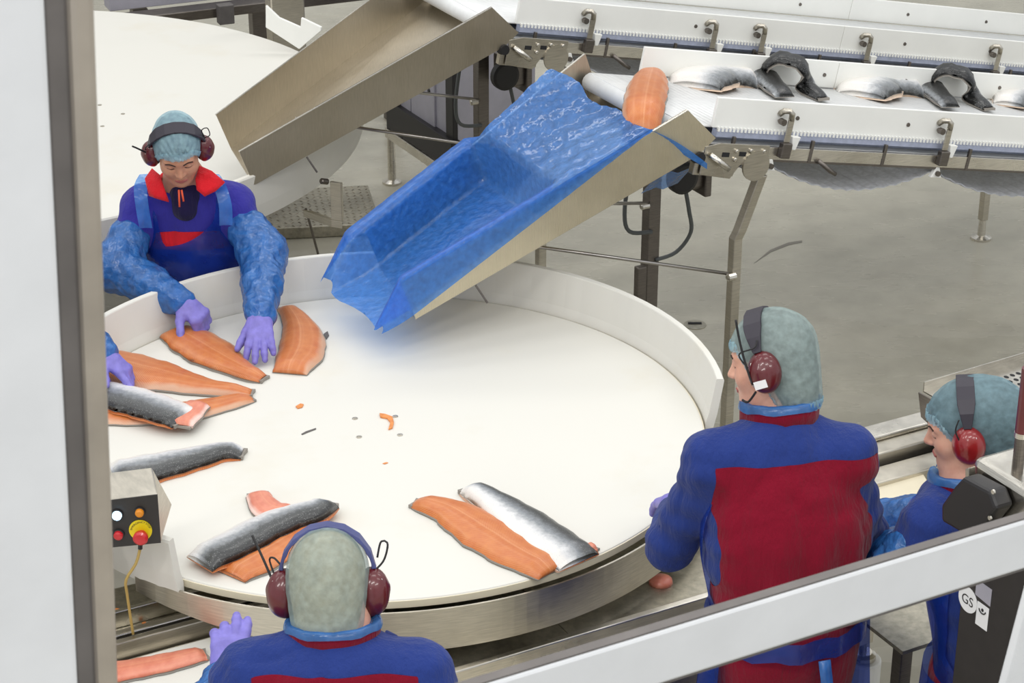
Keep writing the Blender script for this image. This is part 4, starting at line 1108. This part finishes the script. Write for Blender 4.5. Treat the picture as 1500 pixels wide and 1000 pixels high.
    if style.get('pleat'):
        fr = np.exp(-((l[:, 0]) / .05) ** 2) * np.clip((l[:, 1]) / .08, 0, 1)
        pa = np.arctan2(l[:, 0], l[:, 2] - .045); rip = rip + fr * np.sin(pa * 18) * .0045
    Vn = Vn + N * rip[:, None]
    Vn, Fn = clip(Vn, Fn, hl_d + .006); nt = npobj('hair_net', Vn, Fn, style['net'], root)
    Ve, Fe = cap_mesh(.0135, bun, .006); le = hl(Ve); Ne = vnormals(Ve, Fe); he_ = hairline(le); ae = np.arctan2(le[:, 0], le[:, 1])
    Ve = Ve + Ne * (.0035 + .003 * np.sin(ae * 40 + 3 * vnoise(le * 40, 3)) + .0015 * vnoise(le * 90, 7))[:, None]
    Ve, Fe = clip(Ve, Fe, np.minimum(he_ + .010, .016 + .004 * vnoise(le * 35, 9) - he_)); npobj('elastic_edge', Ve, Fe, style.get('edge_m', 'hairnet_blue'), nt)
    # ---------------- ear defenders
    tilt = style.get('band_tilt', .0)
    def ear(x, y, z):  # band frame tilted about the x axis
        ct, s_t = math.cos(tilt), math.sin(tilt); return Vector(hp(x * hs, (y * ct - z * s_t) * hs, (y * s_t + z * ct) * hs))
    def raw(mb, name, m, par, **kw):
        me = bpy.data.meshes.new(name); me.from_pydata([tuple(p) for p in mb.v], [], mb.f); return finish(me, name, m, par, **kw)
    arc = []
    for k in range(25):
        g = math.pi * (.04 + .92 * k / 24); x, z = .098 * math.cos(g), .026 + .106 * math.sin(g)
        arc.append((x, z, math.cos(g), math.sin(g)))
    mb = MB(); rows = []
    for i_, (x, z, ox, oz) in enumerate(arc):
        wd = .010 + .013 * min(1, math.sin(math.pi * i_ / 24) * 1.6); th = .0035 + (.0015 if i_ % 3 == 0 else 0)
        rows.append([ear(x + ox * s1 * th, y, z + oz * s1 * th) for s1, y in ((1, -wd), (1, wd), (-1, wd), (-1, -wd))])
    mb.grid(rows, closed=True); mb.f.append((0, 1, 2, 3)); mb.f.append(tuple(96 + k for k in (3, 2, 1, 0)))
    band = raw(mb, 'ear_defender_band', style.get('band', 'band_black'), root, bevel=.0015)
    for sx in (-1, 1):
        Q = SDF(); hsx = hs * 1.12; c0 = np.array(ear(sx * .099, 0, -.012)); 
        Q.ell(c0, [.027 * hsx, .034 * hsx, .044 * hsx], HR, .01); Q.ell(np.array(ear(sx * .088, 0, -.012)), [.020 * hsx, .037 * hsx, .047 * hsx], HR, .012)
        Q.ell(np.array(ear(sx * .122, .004, -.004)), [.008 * hs, .012 * hs, .012 * hs], HR, .006)
        Vc, Fc = Q.mesh(.005); cup = npobj('ear_cup', Vc, Fc, style.get('cup', 'cup_maroon'), band)
        Q = SDF(); Q.ell(np.array(ear(sx * .076, 0, -.012)), [.014 * hs, .036 * hs, .046 * hs], HR, .01); Vc, Fc = Q.mesh(.006); npobj('ear_cushion', Vc, Fc, 'black_rubber', band)
        mb = MB(); mb.tube([ear(sx * .102, -.006, .03), ear(sx * .113, -.02, .02), ear(sx * .12, -.022, -.01)], .0016 * 1.2, 6); mb.tube([ear(sx * .102, .006, .03), ear(sx * .113, .02, .02), ear(sx * .12, .022, -.01)], .0016 * 1.2, 6)
        raw(mb, 'wire_yoke', 'rod_steel', band, smooth=True)
    for pts, r, nm in style.get('wires', []):
        mb = MB(); mb.tube(catmull([ear(*p) for p in pts], 20), r, 6); raw(mb, nm, 'black_rubber', band, smooth=True)
    if style.get('cup_label'):
        sx, w_, h_, yy, zz = style['cup_label']
        mb = MB(); mb.slab([ear(sx * .1265, yy + a_ * w_, zz + b2 * h_) for a_, b2 in ((-1, -1), (1, -1), (1, 1), (-1, 1))], (ear(sx * .1285, 0, 0) - ear(sx * .1265, 0, 0))); raw(mb, 'cup_label', 'sticker_white', band)
    # ---------------- jacket
    K = SDF(); fat = style.get('fat', 1.0)
    up = (j['shL'] + j['shR']) / 2
    hem = style.get('hem', .90)
    K.cap(j['pelvis'] + [0, 0, -.02], j['chest'], .172 * fat, .178 * fat, .05, .70); K.cap(j['chest'], up + [0, 0, -.03], .178 * fat, .135 * fat, .05, .66)
    K.cap(j['shL'], j['shR'], .060, .060, .06); K.cap(up, nb, .085, .062, .05)
    for sd in 'LR': K.cap(nb + [0, 0, -.035], j['sh' + sd], .058, .060, .05)
    for sd in 'LR':
        K.cap(j['sh' + sd], j['el' + sd], .066, .066, .04); K.cap(j['el' + sd], j['wr' + sd], .066, .042, .03)
    Vj, Fj = K.mesh(.0105); Nj = vnormals(Vj, Fj)
    torso = np.exp(-((Vj[:, 0] - j['chest'][0]) / .17) ** 4)
    rid = np.abs(vnoise(Vj * [9, 9, 3.5] + 3, 14)); fold = -.008 * (1 - rid) ** 5 + torso * (.0085 * np.sin(Vj[:, 0] * 58 + 2.2 * vnoise(Vj * [3, 3, 4], 1)) * np.clip((j['shL'][2] - .05 - Vj[:, 2]) / .2, 0, 1)) + vnoise(Vj * 11, 2) * .005 + vnoise(Vj * [20, 20, 30], 4) * .003 + (1 - torso) * np.sin(Vj[:, 2] * 80 + 3 * vnoise(Vj * 8, 6)) * .003
    Vj = Vj + Nj * fold[:, None]
    wr_cut = np.minimum(np.linalg.norm(Vj - j['wrL'], axis=1), np.linalg.norm(Vj - j['wrR'], axis=1)) - .05
    nk = (nb[2] + .012 + (Vj[:, 1] - nb[1]) * -.25) - Vj[:, 2]
    nk = np.where(np.hypot(Vj[:, 0] - nb[0], Vj[:, 1] - nb[1]) < .092, nk, 1)
    s_ = np.minimum(np.minimum(Vj[:, 2] - hem - .012 * np.sin(Vj[:, 0] * 18), wr_cut), nk)
    Vj, Fj = clip(Vj, Fj, s_)
    pan = style.get('panel')
    if pan:
        side, z0, z1, hw = pan       # side -1 back, +1 front
        Nn = vnormals(Vj, Fj); cx = j['chest'][0]
        zz1 = z1 - .012 * ((Vj[:, 0] - cx) / hw) ** 2
        f_ = np.minimum(np.minimum(side * (Vj[:, 1] - j['chest'][1] - (side * -.015)) * 1.0, hw - np.abs(Vj[:, 0] - cx) * (1 + .1 * (z1 - Vj[:, 2]))), np.minimum(zz1 - Vj[:, 2], Vj[:, 2] - z0))
        # keep the panel off the sleeves
        for sd in 'LR':
            arm = np.linalg.norm(np.cross(Vj - j['el' + sd], j['wr' + sd] - j['el' + sd]), axis=1) / np.linalg.norm(j['wr' + sd] - j['el' + sd])
            ab = j['el' + sd] - j['sh' + sd]; tt = np.clip(((Vj - j['sh' + sd]) @ ab) / (ab @ ab), 0, 1.6); dd = np.linalg.norm(Vj - j['sh' + sd] - tt[:, None] * ab, axis=1) - .082
            f_ = np.minimum(f_, dd + np.where(tt < .12, .2, 0))
        Vp, Fp = clip(Vj, Fj, f_); Np = vnormals(Vp, Fp)
        Va, Fa = clip(Vj, Fj, -f_)
        jk = npobj('jacket', Va, Fa, style['cloth'], root)
        npobj('colour_panel', Vp + Np * .001, Fp, style.get('panel_m', 'cloth_red'), jk)
    else: jk = npobj('jacket', Vj, Fj, style['cloth'], root)
    # collar: standing ring, open at the throat
    mb = MB(); rows = []
    op = style.get('collar_open', .35); flare = style.get('flare', .012); chh = style.get('collar_h', .05)
    for k in range(41):
        g = math.pi / 2 + op + (2 * math.pi - 2 * op) * k / 40; ca, sa = math.cos(g), math.sin(g)
        e = min(1, k / 5, (40 - k) / 5)
        def rp(r, z, dr): return Vector((nb[0] + (r + dr) * ca * 1.02, nb[1] + .004 + (r + dr) * sa, nb[2] + z - .25 * ((r + dr) * sa)))
        wings = flare * (1 + style.get('wing', 0) * max(0, sa) ** 1.5)
        rows.append([rp(.076, -.012, 0), rp(.078, chh * .6, .004), rp(.078, chh, wings), rp(.082, chh - .004, wings + .004), rp(.084, chh * .5, wings * .6 + .006), rp(.086, -.014, .010)])
    mb.grid(rows, closed=True); mb.f.append(tuple(range(6))); mb.f.append(tuple(40 * 6 + k for k in range(6))[::-1])
    if not style.get('wings'): raw(mb, 'collar', style.get('collar', 'cloth_red'), root, smooth=True)
    # ---------------- plastic apron: bib in front, neck strap
    A = SDF(); A.p = [q for q in K.p[:4]]
    Va, Fa = A.mesh(.0125); Na = vnormals(Va, Fa)
    y0 = j['chest'][1]
    wr = vnoise(Va * [9, 9, 5], 8) * .006 + np.sin(Va[:, 0] * 45 + Va[:, 2] * 20 + 2 * vnoise(Va * 5, 9)) * .003
    Va2 = Va + Na * (.012 + wr)[:, None]
    bib = style.get('bib', j['shL'][2] - .06)
    xx = np.abs(Va[:, 0] - j['chest'][0])
    dip = bib - .03 * np.cos(np.clip(xx / .1, 0, 1.2) * math.pi / 2) + np.clip((xx - .085) / .02, 0, 1) * .13 - np.clip((xx - .13) / .02, 0, 1) * .16 + style.get('bib_slant', 0) * (Va[:, 0] - j['chest'][0])
    f_ = np.minimum(np.minimum(Va[:, 1] - y0 - .01 - np.clip((Va[:, 2] - bib) * 1.2, 0, .06) + np.clip((hem + .12 - Va[:, 2]) * .8, 0, .12), dip - Va[:, 2]), Va[:, 2] - hem + .05)
    Va3, Fa3 = clip(Va2, Fa, f_)
    ap = npobj('apron', Va3, Fa3, 'apron_film', root)
    # skirt of the apron
    pv = j['pelvis']
    mb = MB(); rows = []
    for k in range(15):
        z = hem + .03 - (hem + .03 - .42) * k / 14; rows.append([])
        for q in range(29):
            g = math.radians(style.get('skirt', (-20, 200))[0]) + math.radians(style.get('skirt', (-20, 200))[1] - style.get('skirt', (-20, 200))[0]) * q / 28
            r = (.188 + .012 * math.sin(q * 1.3 + k * .2) * (k / 14) + .02 * k / 14) * fat
            rows[-1].append(Vector((pv[0] + r * math.cos(g) * 1.02, pv[1] + r * math.sin(g) * .78 + .01, z)))
    mb.grid(rows); raw(mb, 'apron_skirt', 'apron_film', ap, smooth=True)
    mb = MB(); rows = []
    for k in range(33):
        g = math.pi / 2 + .2 + (2 * math.pi - .4) * k / 32; ca, sa = math.cos(g), math.sin(g)
        rows.append([Vector((nb[0] + r * ca * 1.02, nb[1] + .004 + r * sa, nb[2] + z - .25 * r * sa + .001 * math.sin(k * 1.9))) for r, z in ((.072, chh - .010), (.076 + flare, chh + .006), (.086 + flare, chh + .003), (.090 + flare, chh * .72 + .002 * math.sin(k * 1.3)))])
    mb.grid(rows)
    if style.get('strap', True): raw(mb, 'neck_strap', 'strap_film', ap, smooth=True)
    if style.get('tie'):
        mb = MB(); rows = []
        for k in range(41):
            g = 2 * math.pi * k / 40
            rows.append([Vector((pv[0] + .183 * fat * math.cos(g), pv[1] + .140 * fat * math.sin(g), hem - .01 + z + .006 * math.sin(k * 1.7))) for z in (-.03, .0, .03)])
        mb.grid(rows); raw(mb, 'waist_tie', 'apron_film', ap, smooth=True)
        mb = MB(); mb.grid([[Vector((pv[0] + .02 + .016 * s1 + .05 * t_, pv[1] - .145 * fat - .01 - .012 * math.sin(t_ * 5), hem - .03 - .42 * t_)) for s1 in (-1, 1)] for t_ in [i / 10 for i in range(11)]])
        raw(mb, 'hanging_string', 'strap_film', ap, smooth=True, solid=.003)
    # ---------------- trousers and boots
    Tn = SDF()
    Tn.cap(pv + [0, 0, -.02], pv + [0, 0, .06], .158 * fat, .150 * fat, .04, .76)
    for sx in (-1, 1):
        hip = pv + np.array([.082 * sx, 0, -.06]); kn = hip + np.array([.015 * sx, .03, -.36]); an = np.array([kn[0], kn[1] - .05, .14])
        Tn.cap(hip, kn, .105, .082, .05); Tn.cap(kn, an, .08, .072, .03)
    Vt, Ft = Tn.mesh(.016); Nt = vnormals(Vt, Ft); Vt = Vt + Nt * (vnoise(Vt * 9, 12) * .006)[:, None]
    npobj('trousers', Vt, Ft, style.get('trousers', 'cloth_red'), root)
    for sx in (-1, 1):
        an = np.array([pv[0] + .097 * sx, pv[1] - .02, .14]); Q = SDF(); Q.cap(an + [0, 0, .12], an + [0, 0, -.08], .058, .05, .03); Q.cap(an + [0, 0, -.095], an + [0, .15, -.10], .045, .040, .04)
        Vq, Fq = Q.mesh(.012); npobj('boot', Vq, Fq, 'boot_white', root)
    # ---------------- plastic oversleeves and gloves
    for sd in 'LR':
        e, w = j['el' + sd], j['wr' + sd]; s0 = j['sh' + sd]; f0 = style.get('sleeve', .45)
        if style.get('sleeves', True):
            Q = SDF(); a = e + (s0 - e) * f0
            Q.cap(a, e, .073, .080, .02); m_ = e + (w - e) * .5
            Q.cap(e, m_, .080, .066, .03); Q.cap(m_, w - (w - e) * .04, .064, .052, .02)
            Vs, Fs = Q.mesh(.0085); Ns = vnormals(Vs, Fs)
            wri = np.abs(vnoise(Vs * 26, 21)) * -.010 + vnoise(Vs * 50, 22) * .004 + .004
            Vs = Vs + Ns * wri[:, None]
            npobj('oversleeve', Vs, Fs, 'sleeve_film', root)
        hd = style['hand' + sd]
        Q = SDF()
        for a, b, ra, rb, k in hand_prims(w, Td(hd[0]), Td(hd[1]), Td(hd[2]), hd[3], grow=.0015, **(hd[4] if len(hd) > 4 else {})): Q.cap(a, b, ra, rb, k)
        Vg, Fg = Q.mesh(.0036, pad=.012); Ng = vnormals(Vg, Fg); Vg = Vg + Ng * (vnoise(Vg * 90, 31) * .0008)[:, None]
        npobj('glove', Vg, Fg, 'glove_violet', root)
    for fn_ in style.get('extra', []): fn_(root, T, hp, j, raw)
    return root

# --- woman facing the viewer
def w_extra(root, T, hp, j, raw):
    nb = j['neck']
    Q = SDF(); Q.cap(nb + [0, -.01, -.06], nb + [0, .015, .050], .080, .060, .02); Q.cap(nb + [0, .06, -.055], nb + [0, .055, -.01], .040, .04, .03)
    Vq, Fq = Q.mesh(.008); npobj('inner_collar', Vq, Fq, 'cloth_navy', root)
    mb = MB()
    for k_ in (-1, 1): mb.tube([Vector(T(aty(264 + 2 * k_, 278, 6.635))), Vector(T(aty(266 + 3 * k_, 299 - 4 * k_, 6.625)))], .0035, 6)
    raw(mb, 'zip_pull', 'zip_orange', root, smooth=True)
    for nm, pts in (('left', [(212, 262, 6.70), (222, 248, 6.74), (234, 258, 6.69), (240, 276, 6.65), (247, 296, 6.63), (232, 292, 6.645), (218, 287, 6.66)]),
                    ('right', [(286, 262, 6.67), (292, 244, 6.73), (310, 252, 6.70), (329, 268, 6.68), (316, 280, 6.66), (300, 288, 6.64), (288, 278, 6.64)])):
        P_ = [Vector(T(aty(x, y, yy))) for x, y, yy in pts]; c_ = sum(P_, Vector()) / len(P_); c_.y += .012
        mb = MB(); n_ = len(P_); off = Vector((0, -.012, 0))
        mid = [(p + c_) / 2 + Vector((0, .008, 0)) for p in P_]
        vs = [c_] + mid + P_ + [p + off for p in P_]
        fs = [(0, 1 + k_, 1 + (k_ + 1) % n_) for k_ in range(n_)] + [(1 + k_, 1 + n_ + k_, 1 + n_ + (k_ + 1) % n_, 1 + (k_ + 1) % n_) for k_ in range(n_)] + [(1 + n_ + k_, 1 + 2 * n_ + k_, 1 + 2 * n_ + (k_ + 1) % n_, 1 + n_ + (k_ + 1) % n_) for k_ in range(n_)]
        mb.add(vs, fs); raw(mb, 'collar_wing', 'cloth_scarlet', root, smooth=True)
    mb = MB(); rows = []
    for k_ in range(21):
        g = math.pi * (.93 + 1.14 * k_ / 20); rows.append([Vector((nb[0] + r * math.cos(g), nb[1] + r * math.sin(g), nb[2] + z)) for r, z in ((.082, -.01), (.080, .04), (.088, .042), (.098, .0))])
    mb.grid(rows); raw(mb, 'collar_back', 'cloth_scarlet', root, smooth=True)
    # plastic straps of the apron over both shoulders
    for pts in ([(214, 334, 6.66), (208, 300, 6.665), (206, 272, 6.70), (214, 255, 6.76)], [(331, 330, 6.66), (330, 300, 6.665), (322, 272, 6.70), (312, 255, 6.76)]):
        q_ = catmull([T(aty(*p)) for p in pts], 12)
        mb = MB(); mb.grid([[p + Vector((s1 * .022, -.004 + .006 * abs(s1), 0)) for s1 in (-1, -.3, .4, 1)] for p in q_]); raw(mb, 'shoulder_strap', 'strap_film', root, smooth=True)
person('woman in blue jacket and light blue hair net facing us across the near table', (-1.10, 6.86), (.04, -1), dict(
    pelvis=(-1.10, 6.88, .84), chest=(-1.105, 6.82, 1.09), neck=(-1.11, 6.765, 1.300), shL=(-.965, 6.79, 1.225), shR=(-1.265, 6.79, 1.225),
    elL=(-.848, 6.66, 1.10), wrL=(-.824, 6.33, 1.012), elR=(-1.345, 6.63, 1.060), wrR=(-1.10, 6.46, 1.005)),
    ((-1.115, 6.670, 1.472), math.pi + .20, math.radians(30), .06),
    dict(female=True, hs=.94, skin='skin_tan', hair='hair_dark', net='hairnet_blue', cloth='cloth_violet', fat=.98, hem=.80, wings=True, strap=False,
         panel=(1, 1.095, 1.165, .13), panel_m='cloth_scarlet', bib=1.165, bib_slant=-.55, pleat=True, brow_line=.004, band_tilt=-.12, trousers='cloth_violet',
         handL=((.05, -.9, -.36), (0, -.3, .95), (-1, 0, 0), (.22, .16, .18, .24), dict(thumb=(.8, .5, -.3), spread=1.8)), handR=((.75, -.45, -.45), (.2, -.35, .8), (.3, -1, 0), (.9, 1.0, 1.0, 1.0)),
         wires=[([(.112, .02, .03), (.125, .03, .06), (.140, .035, .085), (.152, .04, .105)], .003, 'antenna'), ([(-.098, .0, .05), (-.118, .01, .08), (-.112, .01, .125), (-.092, .01, .115), (-.098, .0, .06)], .0018, 'cable_loop'), ([(.112, .01, .03), (.108, .02, .06), (.097, .01, .06)], .002, 'cable')],
         extra=[w_extra]))
# --- tall man seen from behind at the right
def m_extra(root, T, hp, j, raw): pass
person('tall man from behind with red back panel standing at the right of the near table', (.70, 4.62), (-.30, .95), dict(
    pelvis=(.705, 4.60, .93), chest=(.695, 4.63, 1.18), neck=(.668, 4.71, 1.452), shL=(.492, 4.64, 1.375), shR=(.838, 4.67, 1.380),
    elL=(.408, 4.74, 1.085), wrL=(.44, 5.02, 1.04), elR=(.905, 4.78, 1.10), wrR=(.93, 4.95, .95)),
    ((.645, 4.745, 1.606), math.radians(72), math.radians(14), .22),
    dict(hair='hair_brown', net='hairnet_grey', cloth='cloth_blue', fat=1.14, hem=.955, panel=(-1, .90, 1.41, .21), tie=True, band_tilt=-.18, nape=-.045, collar_h=.06, trousers='cloth_red', sleeves=False,
         handL=((-.1, .9, -.4), (0, .3, 1), (1, .2, 0), (.3, .3, .3, .3)), handR=((.55, .55, -.5), (.3, -.2, .8), (-.8, .5, 0), (.5, .5, .5, .6)),
         cup_label=(-1, .016, .010, .008, -.034),
         wires=[([(-.118, .03, -.03), (-.12, .030, .03), (-.124, .024, .09), (-.128, .016, .135)], .003, 'antenna'), ([(-.118, .028, .012), (-.115, .04, .05), (-.108, .0, .055), (-.1, -.01, .07)], .002, 'cable'), ([(-.112, .03, -.05), (-.1, .06, -.07), (-.095, .075, -.062)], .003, 'microphone_boom')]))
# --- man at the bottom, bent over the trimming board
person('man with greenish hair net seen from behind at the bottom edge', (-.36, 3.72), (-.10, .99), dict(
    pelvis=(-.36, 3.60, .90), chest=(-.365, 3.66, 1.16), neck=(-.372, 3.745, 1.440), shL=(-.545, 3.70, 1.375), shR=(-.195, 3.70, 1.375),
    elL=(-.675, 3.86, 1.10), wrL=(-.645, 4.02, 1.15), elR=(-.10, 3.86, 1.08), wrR=(-.25, 4.12, 1.0)),
    ((-.385, 3.80, 1.530), math.radians(2), math.radians(20), 0),
    dict(hair='hair_fair', net='hairnet_grey', cloth='cloth_blue', fat=1.05, hem=.88, panel=(-1, .85, 1.43, .17), band='band_blue', band_tilt=.06, nape=-.055, collar_h=.04,
         handL=((.02, .75, .62), (.2, -.7, .7), (.9, .1, .5), (.25, .3, .45, .5), dict(thumb=(.35, .9, .1))), handR=((-.4, .9, -.2), (0, .2, 1), (-1, 0, 0), (.4, .4, .4, .4)),
         wires=[([(-.112, .015, .0), (-.135, .035, .05), (-.160, .055, .10)], .003, 'antenna'), ([(.10, .0, .035), (.118, .005, .055), (.126, .01, .088), (.112, .012, .092), (.104, .005, .06)], .0022, 'cable_loop'), ([(-.11, .01, .02), (-.122, .02, .055), (-.112, .01, .062), (-.098, .0, .05)], .0022, 'cable')]))
# --- woman at the right edge in profile
person('woman with a bulky blue hair net in profile at the right edge behind the machine', (1.23, 4.66), (-.80, .60), dict(
    pelvis=(1.23, 4.62, .84), chest=(1.21, 4.64, 1.08), neck=(1.155, 4.70, 1.278), shL=(1.04, 4.60, 1.215), shR=(1.23, 4.84, 1.215),
    elL=(.995, 4.60, 1.10), wrL=(.97, 4.88, 1.0), elR=(1.18, 5.0, 1.0), wrR=(1.02, 5.16, .92)),
    ((1.142, 4.72, 1.437), math.radians(80), math.radians(14), 0),
    dict(female=True, hs=.97, skin='skin_tone', hair='hair_brown', net='hairnet_teal', cloth='cloth_blue', fat=1.0, hem=.78, panel=(-1, .80, 1.10, .15), cup='cup_red', bun=[((0, -.10, .0), (.055, .055, .05)), ((0, -.07, .05), (.055, .05, .045))],
         nape=-.01, band_tilt=.1, skirt=(-60, 240),
         handL=((-.2, .9, -.3), (0, .3, 1), (1, .2, 0), (.4, .4, .4, .4)), handR=((-.6, .6, -.3), (0, .3, 1), (-1, -.2, 0), (.4, .4, .4, .4)),
         wires=[([(-.115, .015, .0), (-.112, .03, .04), (-.105, .02, .07)], .002, 'cable')]))
# --- worker hidden by the window frame; only the forearm and glove reach in
person('worker behind the left window frame, only a gloved hand and sleeve in view', (-1.74, 6.02), (1, -.05), dict(
    pelvis=(-1.86, 6.02, .88), chest=(-1.80, 6.02, 1.14), neck=(-1.72, 6.02, 1.37), shL=(-1.76, 6.20, 1.29), shR=(-1.76, 5.84, 1.29),
    elL=(-1.50, 6.24, 1.12), wrL=(-1.285, 6.03, 1.01), elR=(-1.52, 5.80, 1.10), wrR=(-1.335, 5.93, .99)),
    ((-1.66, 6.02, 1.53), -math.pi / 2, math.radians(25), 0),
    dict(hair='hair_dark', net='hairnet_blue', cloth='cloth_blue', fat=.98, hem=.84, handL=((.85, -.45, -.45), (.3, .1, .9), (0, -1, 0), (.18, .5, .7, .8)), handR=((.8, .1, -.55), (.4, 0, .9), (0, 1, 0), (.5, .6, .6, .6))))
